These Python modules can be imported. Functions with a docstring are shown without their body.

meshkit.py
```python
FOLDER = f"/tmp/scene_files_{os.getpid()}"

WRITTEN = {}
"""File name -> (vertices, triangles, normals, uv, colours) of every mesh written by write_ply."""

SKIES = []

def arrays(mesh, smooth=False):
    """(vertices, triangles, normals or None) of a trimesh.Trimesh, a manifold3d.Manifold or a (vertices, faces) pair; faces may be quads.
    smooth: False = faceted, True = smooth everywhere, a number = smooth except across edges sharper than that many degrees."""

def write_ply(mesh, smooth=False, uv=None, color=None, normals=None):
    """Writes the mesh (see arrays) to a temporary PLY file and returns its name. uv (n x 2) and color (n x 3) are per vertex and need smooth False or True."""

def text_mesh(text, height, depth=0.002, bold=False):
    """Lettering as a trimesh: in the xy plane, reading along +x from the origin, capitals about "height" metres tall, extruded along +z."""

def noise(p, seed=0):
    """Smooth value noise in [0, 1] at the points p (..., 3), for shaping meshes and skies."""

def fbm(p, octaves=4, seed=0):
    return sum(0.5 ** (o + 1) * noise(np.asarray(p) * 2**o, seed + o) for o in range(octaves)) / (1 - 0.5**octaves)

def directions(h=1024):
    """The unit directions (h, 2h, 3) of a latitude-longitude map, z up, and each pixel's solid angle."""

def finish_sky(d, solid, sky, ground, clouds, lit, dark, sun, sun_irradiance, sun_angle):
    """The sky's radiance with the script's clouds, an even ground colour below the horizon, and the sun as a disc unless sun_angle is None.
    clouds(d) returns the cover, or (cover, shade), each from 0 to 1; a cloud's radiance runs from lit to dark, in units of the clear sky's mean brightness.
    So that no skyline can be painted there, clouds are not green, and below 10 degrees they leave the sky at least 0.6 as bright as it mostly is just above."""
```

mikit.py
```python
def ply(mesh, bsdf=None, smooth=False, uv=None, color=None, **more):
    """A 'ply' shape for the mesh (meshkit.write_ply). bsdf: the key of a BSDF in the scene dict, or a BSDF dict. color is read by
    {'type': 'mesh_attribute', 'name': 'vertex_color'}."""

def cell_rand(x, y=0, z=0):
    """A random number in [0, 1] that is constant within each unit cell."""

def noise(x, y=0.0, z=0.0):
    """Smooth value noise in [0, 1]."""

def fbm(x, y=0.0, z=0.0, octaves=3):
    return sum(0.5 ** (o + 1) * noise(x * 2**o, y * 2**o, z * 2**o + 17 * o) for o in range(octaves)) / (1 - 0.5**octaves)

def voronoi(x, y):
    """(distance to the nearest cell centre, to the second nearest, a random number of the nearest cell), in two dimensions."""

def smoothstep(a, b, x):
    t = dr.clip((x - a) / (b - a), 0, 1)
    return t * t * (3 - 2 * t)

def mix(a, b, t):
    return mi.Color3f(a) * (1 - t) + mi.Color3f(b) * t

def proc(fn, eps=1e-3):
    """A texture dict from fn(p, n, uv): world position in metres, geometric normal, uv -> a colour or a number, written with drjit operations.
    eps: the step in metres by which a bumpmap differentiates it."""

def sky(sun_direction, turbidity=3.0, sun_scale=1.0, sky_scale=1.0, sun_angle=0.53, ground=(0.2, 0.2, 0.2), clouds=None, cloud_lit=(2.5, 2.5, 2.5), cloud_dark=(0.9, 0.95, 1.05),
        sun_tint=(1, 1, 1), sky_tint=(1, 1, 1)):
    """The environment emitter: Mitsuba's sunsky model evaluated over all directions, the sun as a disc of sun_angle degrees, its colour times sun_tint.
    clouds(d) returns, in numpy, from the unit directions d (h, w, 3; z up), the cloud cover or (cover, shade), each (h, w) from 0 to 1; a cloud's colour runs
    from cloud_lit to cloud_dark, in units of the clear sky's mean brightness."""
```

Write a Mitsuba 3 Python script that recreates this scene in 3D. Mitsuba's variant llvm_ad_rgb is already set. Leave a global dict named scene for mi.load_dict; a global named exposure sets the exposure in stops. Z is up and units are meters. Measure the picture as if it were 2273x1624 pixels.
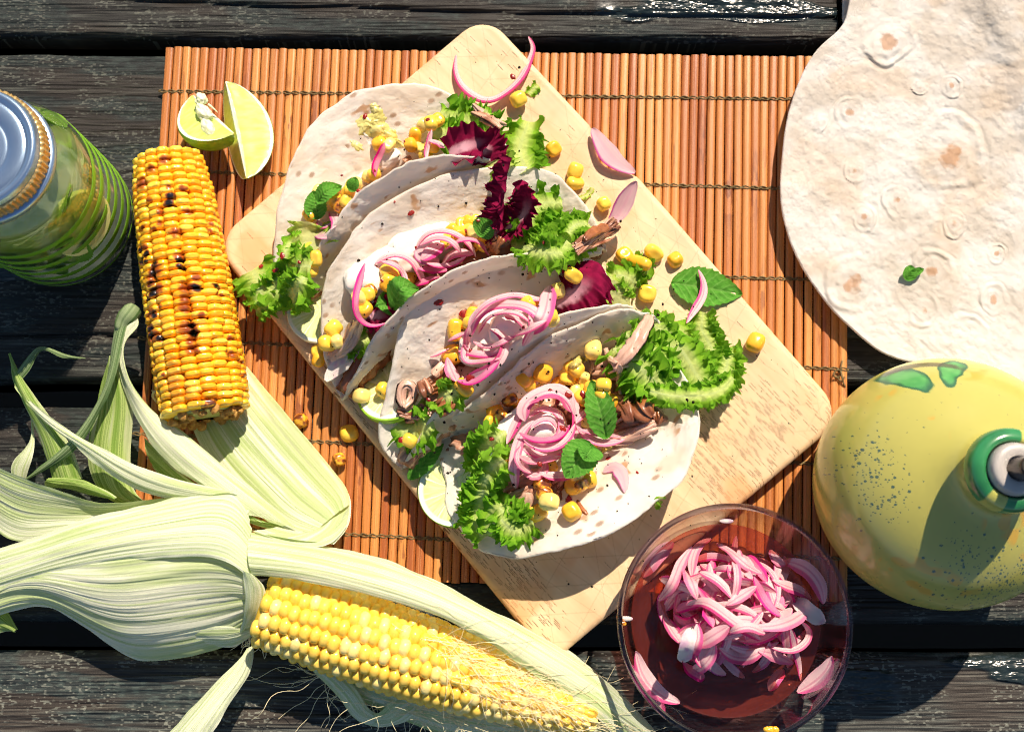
import math
import numpy as np
import drjit as dr
import mitsuba as mi
import mikit
import meshkit
from mikit import proc, noise, fbm, voronoi, cell_rand, smoothstep, mix
from scipy.interpolate import CubicSpline, PchipInterpolator
from scipy.ndimage import gaussian_filter1d, maximum_filter

T4 = mi.ScalarTransform4f
scene, labels = {}, {}

# ---------------------------------------------------------------- camera, light, exposure
CAM_H, TILT, FPX = 0.710, math.radians(10.0), 2500.0      # lens height over the planks, forward tilt, focal length in picture units
CT, ST = math.cos(TILT), math.sin(TILT)
scene['camera'] = {
    'type': 'thinlens', 'fov_axis': 'x', 'fov': math.degrees(2 * math.atan(1136.5 / FPX)),
    'aperture_radius': 0.0022, 'focus_distance': 0.675, 'near_clip': 0.01, 'far_clip': 50.0,
    'to_world': T4().look_at(origin=[0, 0, CAM_H], target=[0, ST, CAM_H - CT], up=[0, CT, ST]),
}
SUN = (0.235, 0.600, 0.766)
scene['sky'] = mikit.sky(SUN, turbidity=3, sky_scale=.62, sun_tint=(.97, 1.0, 1.08), sky_tint=(1.04, 1.0, .92))
exposure = 2.22

# ---------------------------------------------------------------- helpers
def P(u, v, h=0.0):
    """The point at height h mm that a photograph position (u, v) of a 2273 x 1624 grid lies over."""
    u, v, h = np.broadcast_arrays(np.asarray(u, float), np.asarray(v, float), np.asarray(h, float) / 1000)
    dx, b = u - 1136.5, 812.0 - v
    dy, dz = b * CT + FPX * ST, b * ST - FPX * CT
    t = (h - CAM_H) / dz
    return np.stack([dx * t, dy * t, h], -1)

def proj(p):
    p = np.asarray(p, float)
    y, z = p[..., 1], p[..., 2] - CAM_H
    d = y * ST - z * CT
    return np.stack([1136.5 + FPX * p[..., 0] / d, 812.0 - FPX * (y * CT + z * ST) / d], -1)

def PP(pts):
    a = np.asarray(pts, float)
    return P(a[:, 0], a[:, 1], a[:, 2])

def c2a(x, y): return 757.7 + x * .35, y * .35                  # positions read from enlargements of the photograph
def c3(x, y): return 1515.4 + x * .35, y * .35
def c4(x, y): return x * .35, 536.7 + y * .35
def c5(x, y): return 757.7 + x * .35, 536.7 + y * .35
def c6(x, y): return 1515.4 + x * .35, 536.7 + y * .35
def cD(x, y): return 568.3 + x * .29165, 176.8 + y * .29165
def cE(x, y): return 694.5 + x * .29165, 536.7 + y * .29165
def cF(x, y): return 947.1 + x * .3304, 663.0 + y * .3304
def c1b(x, y): return x * .35, 1055.7 + y * .35
def c2b(x, y): return 757.7 + x * .35, 1055.7 + y * .35
def c3b(x, y): return 1515.4 + x * .35, 1055.7 + y * .35

_count = {}
def numbered(base):
    n = _count.get(base, 0)
    _count[base] = n + 1
    return base if n == 0 else f'{base}_{n:03d}'

def thing(base, label, cat, group=None, kind=None):
    k = numbered(base)
    labels[k] = {'label': label, 'category': cat}
    if group: labels[k]['group'] = group
    if kind: labels[k]['kind'] = kind
    return k

def structure(base, mesh, mat, **kw):
    k = numbered(base)
    labels[k] = {'kind': 'structure'}
    put(k, mesh, mat, **kw)
    return k

# height map of everything built so far: 1 mm cells, used to lay things on what is under them
HX0, HY0, HN, HMM = -0.46, -0.36, (920, 1000), None
HMM = np.zeros(HN)
def splat(v, f):
    v = np.asarray(v, float); f = np.asarray(f)
    t = v[f]
    e = np.linalg.norm(t[:, 1] - t[:, 0], axis=1) + np.linalg.norm(t[:, 2] - t[:, 0], axis=1)
    k = int(np.clip(np.ceil(np.percentile(e, 98) / 0.002), 1, 12))
    for i in range(k + 1):
        for j in range(k + 1 - i):
            a, b = i / k, j / k
            q = t[:, 0] * (1 - a - b) + t[:, 1] * a + t[:, 2] * b
            ix = np.clip(((q[:, 0] - HX0) * 1000).astype(int), 0, HN[0] - 1)
            iy = np.clip(((q[:, 1] - HY0) * 1000).astype(int), 0, HN[1] - 1)
            np.maximum.at(HMM, (ix, iy), q[:, 2])

def height(x, y):
    ix = np.clip(((np.asarray(x) - HX0) * 1000).astype(int), 0, HN[0] - 1)
    iy = np.clip(((np.asarray(y) - HY0) * 1000).astype(int), 0, HN[1] - 1)
    return HMM[ix, iy]

def drop(u, v, dh=0.0):
    """The first surface met under (u, v), raised by dh mm: where a thing lies."""
    z = np.arange(150, -1, -0.7)
    p = P(u, v, z)
    hit = np.nonzero(height(p[:, 0], p[:, 1]) >= p[:, 2])[0]
    q = p[hit[0]] if len(hit) else p[-1]
    return P(u, v, q[2] * 1000 + dh)

def drops(pts):
    return np.array([drop(*p) for p in pts])

def put(k, mesh, mat, smooth=True, uv=None, solid=True, **kw):
    v, f = mesh[0], mesh[1]
    if len(mesh) > 2 and uv is None: uv = mesh[2]
    v = np.asarray(v, float); f = np.asarray(f, int)
    if f.shape[1] == 4: f = np.vstack([f[:, [0, 1, 2]], f[:, [0, 2, 3]]])
    if solid: splat(v, f)
    scene[k] = mikit.ply((v, f), mat, smooth=smooth, uv=uv, **kw)
    return k

def part(parent, base, mesh, mat, kind=None, label=None, **kw):
    k = numbered(parent + '__' + base)
    if kind or label:
        labels[k] = {}
        if kind: labels[k]['kind'] = kind
        if label: labels[k]['label'] = label
    return put(k, mesh, mat, **kw)

def place(k, shape, mat, M):
    scene[k] = {**shape, 'bsdf': {'type': 'ref', 'id': mat}, 'to_world': T4(M)}

def spl(pts, n):
    p = np.asarray(pts, float)
    if len(p) == 1: p = np.repeat(p, 2, 0)
    d = np.r_[0, np.cumsum(np.maximum(np.linalg.norm(np.diff(p, axis=0), axis=1), 1e-9))]
    t = np.linspace(0, d[-1], n)
    if len(p) == 2: return p[0] + (p[1] - p[0]) * (t / d[-1])[:, None]
    return CubicSpline(d, p, bc_type='natural')(t)

def lerpv(a, n):
    a = np.asarray(a, float)
    if a.ndim == 0: return np.full(n, float(a))
    return PchipInterpolator(np.linspace(0, 1, len(a)), a)(np.linspace(0, 1, n)) if len(a) > 2 else np.linspace(a[0], a[-1], n)

def unit(a): return a / np.maximum(np.linalg.norm(a, axis=-1, keepdims=True), 1e-12)

def frames(path, up=(0, 0, 1)):
    t = unit(np.gradient(path, axis=0))
    s = np.cross(t, np.broadcast_to(up, t.shape))
    bad = np.linalg.norm(s, axis=1) < 0.05
    s[bad] = np.cross(t[bad], [0.0, 1.0, 0.0])
    s = unit(s)
    return t, s, np.cross(s, t)

def grid(g, wrap=False, uv=None):
    n, m = g.shape[:2]
    i, j = np.meshgrid(np.arange(n - 1), np.arange(m if wrap else m - 1), indexing='ij')
    a, b = i * m + j, i * m + (j + 1) % m
    f = np.stack([a, b, b + m, a + m], -1).reshape(-1, 4)
    out = [g.reshape(-1, 3), f]
    if uv is not None: out.append(np.asarray(uv).reshape(-1, 2))
    return tuple(out)

def tube(loops, uv=None):
    """A closed skin over rows of loops (n, k, 3), with both ends capped."""
    n, k = loops.shape[:2]
    v, f = grid(loops, True)[:2]
    c0, c1 = len(v), len(v) + 1
    v = np.vstack([v, loops[0].mean(0), loops[-1].mean(0)])
    f = np.vstack([f[:, [0, 1, 2]], f[:, [0, 2, 3]]])
    j = np.arange(k)
    f = np.vstack([f, np.stack([np.full(k, c0), (j + 1) % k, j], 1), np.stack([np.full(k, c1), (n - 1) * k + j, (n - 1) * k + (j + 1) % k], 1)])
    t = v[f] - v[0]
    if np.einsum('ij,ij->i', np.cross(t[:, 0], t[:, 1]), t[:, 2]).sum() < 0: f = f[:, ::-1]
    if uv is None: return v, f
    uv = np.asarray(uv).reshape(-1, 2)
    return v, f, np.vstack([uv, uv[:k].mean(0), uv[-k:].mean(0)])

def ribbon(pts, width, thick=1.3, roll=0.0, cup=0.0, m=6, n=None, k=0.0, taper=0.25, world=True):
    """A strip along pts (world points). width, thick, cup in mm, roll in degrees (0 lies flat, 90 stands on edge)."""
    pts = np.asarray(pts, float)
    L = np.linalg.norm(np.diff(pts, axis=0), axis=1).sum()
    n = n or int(np.clip(L / 0.0022, 10, 90))
    path = spl(pts, n)
    _, s0, u0 = frames(path)
    r = np.radians(lerpv(roll, n))[:, None]
    s, u = np.cos(r) * s0 + np.sin(r) * u0, np.cos(r) * u0 - np.sin(r) * s0
    q = np.linspace(0, 1, n)
    tp = np.clip(np.minimum(q, 1 - q) / max(taper, 1e-3), 0, 1) ** 0.6
    w = lerpv(width, n) / 1000 * (0.12 + 0.88 * tp)
    th = thick / 1000 * (0.35 + 0.65 * tp)
    c = np.linspace(-1, 1, m)
    mid = path[:, None] + c[None, :, None] * (w / 2)[:, None, None] * s[:, None] + (cup / 1000 * (c ** 2))[None, :, None] * u[:, None]
    e = np.sqrt(np.maximum(1 - (0.92 * c) ** 2, 0))[None, :, None] * (th / 2)[:, None, None] * u[:, None]
    loops = np.concatenate([mid + e, (mid - e)[:, ::-1]], 1)
    cu = np.r_[c, c[::-1]] * 0.49 + 0.5
    uv = np.stack(np.broadcast_arrays(k + cu[None, :], np.linspace(0, L, n)[:, None]), -1)
    return tube(loops, uv)

def strand(pts, rad, sides=6, n=None, rough=0.0, seed=0, squash=1.0, fib=0.0):
    pts = np.asarray(pts, float)
    L = np.linalg.norm(np.diff(pts, axis=0), axis=1).sum()
    n = n or int(np.clip(L / 0.0018, 6, 80))
    path = spl(pts, n)
    _, s, u = frames(path)
    a = np.arange(sides) / sides * 2 * np.pi
    r = (lerpv(rad, n) / 1000)[:, None] * np.ones((1, sides))
    if rough or fib:
        q = np.stack(np.broadcast_arrays(np.linspace(0, L * 220, n)[:, None], np.cos(a)[None] * 2 + seed * 7.1, np.sin(a)[None] * 2), -1)
        r = r * (1 + rough * (meshkit.fbm(q, 3, seed) - 0.5) * 2)
        rr = np.random.default_rng(seed).normal(0, 1, sides)
        r = r * (1 + fib * rr[None, :])
    loops = path[:, None] + r[..., None] * (np.cos(a)[None, :, None] * s[:, None] + squash * np.sin(a)[None, :, None] * u[:, None])
    uv = np.stack(np.broadcast_arrays(seed % 50 + a[None] / (2 * np.pi) * 0.98, np.linspace(0, L, n)[:, None]), -1)
    return tube(loops, uv)

def join(ms):
    v, f, uv, o = [], [], [], 0
    for m in ms:
        ff = np.asarray(m[1])
        if ff.shape[1] == 4: ff = np.vstack([ff[:, [0, 1, 2]], ff[:, [0, 2, 3]]])
        v.append(m[0]); f.append(ff + o); o += len(m[0])
        if len(m) > 2: uv.append(m[2])
    return (np.vstack(v), np.vstack(f)) + ((np.vstack(uv),) if len(uv) == len(ms) else ())

def lathe(profile, n=96, smoothn=None, center=(0, 0, 0), axis=None, closed=False):
    pr = np.asarray(profile, float) / 1000
    if smoothn: pr = spl(pr, smoothn); pr[:, 0] = np.maximum(pr[:, 0], 0)
    a = np.arange(n) / n * 2 * np.pi
    g = np.stack([pr[:, None, 0] * np.cos(a), pr[:, None, 0] * np.sin(a), np.broadcast_to(pr[:, None, 1], (len(pr), n))], -1)
    if closed: g = np.concatenate([g, g[:1]], 0)
    d = np.r_[0, np.cumsum(np.linalg.norm(np.diff(pr, axis=0), axis=1))]
    if closed: d = np.r_[d, d[-1]]
    uv = np.stack(np.broadcast_arrays((a / (2 * np.pi))[None], d[:, None]), -1)
    v, f, uv = grid(g[:, ::-1], True, uv[:, ::-1])
    tri = np.vstack([f[:, [0, 1, 2]], f[:, [0, 2, 3]]]); t = v[tri] - v.mean(0)
    if np.einsum('ij,ij->i', np.cross(t[:, 0], t[:, 1]), t[:, 2]).sum() < 0: f = f[:, ::-1]
    return v + np.asarray(center), f, uv

import trimesh
_ico = {s: trimesh.creation.icosphere(subdivisions=s) for s in (1, 2, 3, 4)}
def blob(center, radii, seed=0, amp=0.25, freq=2.0, sub=3, rot=0.0):
    m = _ico[sub]
    v = np.array(m.vertices)
    r = 1 + amp * 2 * (meshkit.fbm(v * freq + seed * 3.7, 3, seed) - 0.5)
    v = v * r[:, None] * np.asarray(radii, float) / 1000
    c, s = math.cos(rot), math.sin(rot)
    v = np.stack([v[:, 0] * c - v[:, 1] * s, v[:, 0] * s + v[:, 1] * c, v[:, 2]], -1)
    uv = np.stack([np.arctan2(m.vertices[:, 1], m.vertices[:, 0]) / 6.28 + .5 + seed % 50, m.vertices[:, 2] * .01], -1)
    return v + np.asarray(center), np.array(m.faces), uv

def super_kernel(a, b, c, e=0.55, seed=0, dent=0.0, sub=2):
    """A corn kernel: a rounded block, narrower at its base (-z)."""
    m = _ico[sub]
    v = np.array(m.vertices)
    p = 2 / e
    r = (np.abs(v) ** p).sum(1) ** (-1 / p)
    v = v * r[:, None]
    w = 1 - 0.30 * np.clip(-v[:, 2], 0, 1) ** 1.5 - 0.05 * np.clip(v[:, 2], 0, 1)
    v[:, 0] *= w; v[:, 1] *= w
    v[:, 2] -= dent * np.exp(-(v[:, 0] ** 2 + v[:, 1] ** 2) * 3) * (v[:, 2] > 0)
    v *= 1 + 0.07 * (meshkit.noise(v * 1.7 + seed * 5.3, seed) - 0.5)[:, None]
    v *= np.array([a, b, c]) / 1000
    return v, np.array(m.faces)

def heightfield_patch(u, v, ru, rv, thick, seed, n=34, rot=0.0, edge=0.5):
    """A smear of something soft lying on what is under it: follows the height map, thickest in the middle."""
    a = np.linspace(0, 2 * np.pi, n * 2, endpoint=False)
    rho = np.linspace(0, 1, n // 2)
    r = 1 + edge * 2 * (meshkit.fbm(np.stack([np.cos(a) * 2.2 + seed * 4, np.sin(a) * 2.2, a * 0], -1), 3, seed) - 0.5)
    rows = []
    for q in rho:
        du, dv = ru * q * r * np.cos(a), rv * q * r * np.sin(a)
        c, s = math.cos(rot), math.sin(rot)
        pts = drops(np.stack([u + du * c - dv * s, v + du * s + dv * c], 1))
        rows.append(pts)
    g = np.array(rows)
    g[0] = g[0].mean(0)
    g[..., 2] = (gaussian_filter1d(gaussian_filter1d(g[..., 2], 1.6, axis=0, mode='nearest'), 2.0, axis=1, mode='wrap'))
    lump = meshkit.fbm(g * 160 + seed * 3.1, 3, seed)
    th = thick / 1000 * np.sqrt(np.maximum(1 - rho ** 2, 0))[:, None] * (0.55 + 0.9 * lump)
    g[..., 2] += th - 0.0006
    return grid(g, True, np.stack(np.broadcast_arrays(rho[:, None], a[None]), -1))

rng = np.random.default_rng(11)
def M(name, d): scene[name] = d; return name
def two(d): return {'type': 'twosided', 'b': d}
def rgb(*c): return {'type': 'rgb', 'value': list(c)}
# ---------------------------------------------------------------- materials
def ramp(x, stops):
    c = mi.Color3f(stops[0][1])
    for (x0, c0), (x1, c1) in zip(stops, stops[1:]):
        c = mix(c, c1, smoothstep(x0, x1, x))
    return c

def wood_color(p, n, uv):
    x, y = p.x, p.y
    wob = 0.004 * noise(x * 9, y * 14, uv.x)
    g = fbm(x * 30, (y + wob) * 900, uv.x * 7, 4)
    b = fbm(x * 12, y * 60, uv.x * 3 + 5, 3)
    c = ramp(g, [(0.25, (.006, .0045, .0035)), (0.45, (.024, .019, .015)), (0.62, (.062, .053, .042)), (0.8, (.15, .135, .108))])
    c = mix(c, mi.Color3f(.05, .026, .016) * (0.4 + g), 0.6 * smoothstep(.5, .66, noise(x * 14, y * 45, uv.x + 9)))
    paint = smoothstep(.52, .62, b + 0.14 * (g - .5))
    c = mix(c, mix((.008, .018, .018), (.05, .07, .06), smoothstep(.42, .75, fbm(x * 240, y * 900, 3, 3))), paint * .75)
    fl = smoothstep(.66, .80, noise(x * 520, y * 1300, uv.x)) * smoothstep(.40, .6, fbm(x * 40, y * 90, 4, 2))
    c = mix(c, (.30, .26, .20), fl * .6) * .46
    c = c * mi.Color3f(.82, 1.0, 1.06)
    c = c * (1 + .9 * smoothstep(6.5, 6.6, uv.x) * smoothstep(7.5, 7.4, uv.x)) + .012 * smoothstep(6.5, 6.6, uv.x) * smoothstep(7.5, 7.4, uv.x) * g
    return c
def gloss_mask(p):
    b = fbm(p.x * 9, p.y * 38, 2.5, 3)
    return smoothstep(.50, .545, b - 0.20 * (1 - smoothstep(.36, .40, p.y)) * smoothstep(-.12, .02, -p.x) - 0.11 * (1 - smoothstep(.33, .39, p.y)))
def wood_all(p, n, uv):
    return mix(wood_color(p, n, uv), mix((.006, .012, .014), (.02, .034, .036), noise(p.x * 60, p.y * 300, 8)), gloss_mask(p) * .92)
def wood_rough(p, n, uv):
    return 0.72 - 0.50 * gloss_mask(p)
def wood_bump(p, n, uv):
    g = gloss_mask(p)
    return (1 - .75 * g) * fbm(p.x * 36, p.y * 950, uv.x * 7, 3) + g * (0.7 + 1.1 * fbm(p.x * 130, p.y * 420, 4, 3))
M('weathered_wood', {'type': 'bumpmap', 't': proc(wood_bump, 4e-4), 'scale': 0.0016, 'b': {'type': 'principled', 'base_color': proc(wood_all), 'roughness': proc(wood_rough), 'specular': .5}})
M('soil', {'type': 'diffuse', 'reflectance': rgb(.03, .025, .02)})

def bamboo(p, n, uv):
    k = dr.floor(uv.x); r = cell_rand(k, 3); r2 = cell_rand(k, 5); r3 = cell_rand(k, 8)
    s = uv.y
    g = fbm(uv.x * 34, s * 26, k, 3)
    c = mix(mix((.44, .15, .032), (.60, .255, .065), r), (.35, .095, .022), smoothstep(.55, .9, r2))
    c = c * (0.72 + 0.56 * g)
    c = mix(c, (.68, .37, .15), .5 * smoothstep(.62, .8, fbm(uv.x * 60, s * 9, k + 5, 2)))
    # darker joints of the cane
    y0 = .04 + .25 * r3
    node = dr.exp(-dr.square((s - y0) / .018)) + dr.exp(-dr.square((s - y0 - .17 - .05 * r) / .02)) * smoothstep(.3, .5, r2)
    c = mix(c, (.16, .038, .014), .75 * node * smoothstep(.35, .65, noise(uv.x * 9, s * 190, k)) * smoothstep(.34, .6, r2 * .5 + r * .6))
    c = mix(c, (.22, .06, .02), .45 * smoothstep(.66, .8, fbm(uv.x * 5, s * 45, k + 2, 3)))
    return c
M('bamboo', {'type': 'bumpmap', 't': proc(lambda p, n, uv: fbm(uv.x * 40, uv.y * 30, dr.floor(uv.x), 2), 5e-4), 'scale': .0002,
             'b': {'type': 'principled', 'base_color': proc(bamboo), 'roughness': .42, 'specular': .45}})
M('mat_thread', {'type': 'diffuse', 'reflectance': proc(lambda p, n, uv: mix((.10, .07, .03), (.27, .20, .10), noise(p.x * 900, p.y * 900, 1)))})

BA = math.atan2(-821.0, 736.0) * -1
_ba = None
def board_color(p, n, uv):
    s, t = uv.x, uv.y                                    # along and across the board, metres
    g = fbm(s * 14, t * 240, 1, 4)
    c = mix((.61, .415, .22), (.77, .58, .37), g)
    c = mix(c, (.60, .36, .17), .5 * smoothstep(.52, .74, fbm(s * 9, t * 22, 4, 3)))
    # short dark pores along the grain
    cellx, celly = s * 150, t * 1150
    row = dr.floor(celly); cx = cellx + cell_rand(row, 7) * 9
    r = cell_rand(dr.floor(cx), row)
    fx = cx - dr.floor(cx); fy = celly - row
    dens = 0.03 + (.08 + .34 * smoothstep(.10, .27, s)) * smoothstep(.42, .68, fbm(s * 14, t * 20, 9, 2))
    pore = smoothstep(1 - dens, 1 - dens + .06, r) * smoothstep(0, .14, fx) * smoothstep(1, .75, fx) * smoothstep(.12, .36, fy) * smoothstep(.82, .58, fy)
    c = mix(c, (.13, .05, .018), .9 * pore)
    # knife cuts
    for k, (dx, dy, sc) in enumerate(((.83, .55, 90), (.3, .95, 70), (.97, -.25, 80), (.6, -.8, 60))):
        a, b = s * dx + t * dy, -s * dy + t * dx
        q = b * sc + 0.25 * noise(a * 14, b * 3, k)
        i = dr.floor(q)
        on = smoothstep(.52, .56, cell_rand(i, dr.floor(a * 13 + cell_rand(i, k) * 7), k + 20))
        c = mix(c, (.34, .2, .10), .22 * on * smoothstep(.035, .012, dr.abs(q - i - .5)))
    c = mix(c, (.62, .28, .09), .5 * smoothstep(.58, .74, fbm(s * 26, t * 26, 30, 4)))
    c = c * (.86 + .28 * fbm(s * 40, t * 40, 12, 4))
    return c
M('board_wood', {'type': 'bumpmap', 't': proc(lambda p, n, uv: fbm(uv.x * 60, uv.y * 900, 1, 2), 4e-4), 'scale': .00012,
                 'b': {'type': 'principled', 'base_color': proc(board_color), 'roughness': .55, 'specular': .35}})

def tortilla_color(p, n, uv):
    s, t = uv.x, uv.y
    m = fbm(s * 70, t * 70, 3, 4)
    c = mix((.83, .74, .62), (.91, .87, .80), smoothstep(.30, .58, m))
    d, d2, r = voronoi(s * 62 + .9 * m, t * 62 + .7 * fbm(s * 200, t * 200, 8, 2))
    sp = smoothstep(.20, .07, d / (.35 + r)) * smoothstep(.66, .74, r) * smoothstep(.3, .55, noise(s * 320, t * 320, 2))
    c = mix(c, (.55, .27, .09), .75 * sp)
    d, d2, r = voronoi(s * 160, t * 160)
    sp = smoothstep(.34, .12, d) * smoothstep(.82, .86, r) * smoothstep(.42, .6, noise(s * 30, t * 30, 12))
    c = mix(c, (.36, .19, .09), .7 * sp)
    return c
def thin(c, rough=.6, trans=.6, **k): return {'type': 'principledthin', 'base_color': c, 'roughness': rough, 'diff_trans': trans, **k}
def tort_bump(p, n, uv): return fbm(uv.x * 330, uv.y * 330, 5, 3)
M('tortilla', {'type': 'bumpmap', 't': proc(tort_bump, 3e-4), 'scale': .0009, 'b': thin(proc(tortilla_color), .75, .66)})

def kern(name, c0, c1, gloss=.22, coat=.6):
    M(name, {'type': 'principled', 'base_color': proc(lambda p, n, uv, c0=c0, c1=c1: mix(c0, c1, fbm(p.x * 260, p.y * 260, p.z * 260, 2))), 'roughness': gloss, 'specular': .5, 'clearcoat': coat, 'clearcoat_gloss': .9, 'flatness': .4})
def kernp(name, *a, **k): kern(name, *a, **k); scene[name].pop('flatness')
kernp('kernel_yellow', (.88, .52, .03), (.93, .64, .09))
kernp('kernel_gold', (.86, .40, .015), (.90, .52, .04))
kernp('kernel_pale', (.90, .66, .14), (.93, .74, .26))
kernp('kernel_fresh', (.89, .56, .05), (.93, .66, .12), .22, .6)
kernp('kernel_fresh_pale', (.91, .68, .16), (.94, .77, .30), .25, .5)
kernp('kernel_fresh_deep', (.87, .53, .04), (.90, .62, .10), .25, .5)
CH = [(378, 434, 8), (376, 450, 8.5), (401, 578, 6.5), (402, 594, 6), (434, 637, 8), (424, 722, 8), (431, 738, 10), (337, 601, 9), (342, 584, 7), (336, 648, 10), (324, 722, 8), (325, 738, 8), (352, 748, 8), (320, 660, 6), (331, 625, 8), (320, 560, 6), (318, 575, 5), (338, 695, 7), (472, 627, 5), (300, 545, 6), (303, 570, 6)]
BRN = [(372, 412, 7), (403, 415, 8), (355, 468, 9), (416, 467, 10), (354, 496, 7), (388, 515, 13), (456, 480, 6), (456, 498, 6), (400, 570, 12), (435, 615, 10), (477, 645, 6), (412, 665, 12), (412, 685, 13), (446, 700, 8), (420, 730, 20), (415, 640, 16), (498, 742, 7), (520, 730, 6), (425, 757, 10), (430, 776, 14), (503, 777, 9), (353, 678, 7), (327, 610, 9), (350, 640, 14), (345, 600, 16), (326, 690, 12), (332, 740, 16), (315, 545, 9), (330, 440, 7), (340, 510, 7), (310, 500, 7), (305, 400, 16), (330, 372, 12), (360, 350, 12), (525, 820, 8), (515, 790, 6), (540, 870, 9), (542, 900, 9), (360, 830, 5)]
def char_field(p, lst, h=56):
    wx = .0022 * (noise(p.x * 380, p.y * 380, p.z * 380) - .5); wy = .0022 * (noise(p.x * 380 + 9, p.y * 380, p.z * 380) - .5)
    m = mi.Float(-3)
    for u, v, r in lst:
        q = P(u, v, h); R = r * .00027
        m = dr.maximum(m, 1 - dr.sqrt(dr.square(p.x + wx - float(q[0])) + dr.square((p.y + wy - float(q[1])) * 1.15)) / (R * 1.35))
    return m
def grilled(c0, c1):
    def f(p, n, uv):
        c = mix(c0, c1, fbm(p.x * 240, p.y * 240, p.z * 240, 2))
        g = fbm(p.x * 420, p.y * 420, p.z * 420, 3)
        c = mix(c, (.62, .17, .008), .5 * smoothstep(.60, .78, fbm(p.x * 70, p.y * 70, p.z * 70 + 3, 3)))
        b = char_field(p, BRN)
        c = mix(c, mix((.62, .20, .01), (.30, .055, .006), smoothstep(.1, .8, b + .5 * (g - .5))), smoothstep(0, .35, b + .35 * (g - .5)))
        k = char_field(p, CH)
        c = mix(c, (.24, .05, .006), smoothstep(-.22, .12, k + .2 * (g - .5)))
        return mix(c, (.008, .005, .004), smoothstep(.16, .46, k + .25 * (g - .5)))
    return {'type': 'principled', 'base_color': proc(f), 'roughness': .17, 'specular': .55, 'clearcoat': 1.0, 'clearcoat_gloss': .95}
M('kernel_grilled', grilled((.90, .48, .012), (.94, .58, .04)))
M('kernel_grilled_deep', grilled((.86, .39, .008), (.91, .49, .02)))
M('kernel_grilled_light', grilled((.92, .56, .03), (.95, .66, .09)))
def brown(p, n, uv):
    m = fbm(p.x * 330, p.y * 330, p.z * 330, 3)
    return ramp(m, [(.36, (.14, .03, .005)), (.50, (.50, .17, .015)), (.62, (.84, .45, .03))])
M('kernel_browned', {'type': 'principled', 'base_color': proc(brown), 'roughness': .2, 'specular': .6, 'clearcoat': 1.0, 'clearcoat_gloss': .95})
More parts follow.
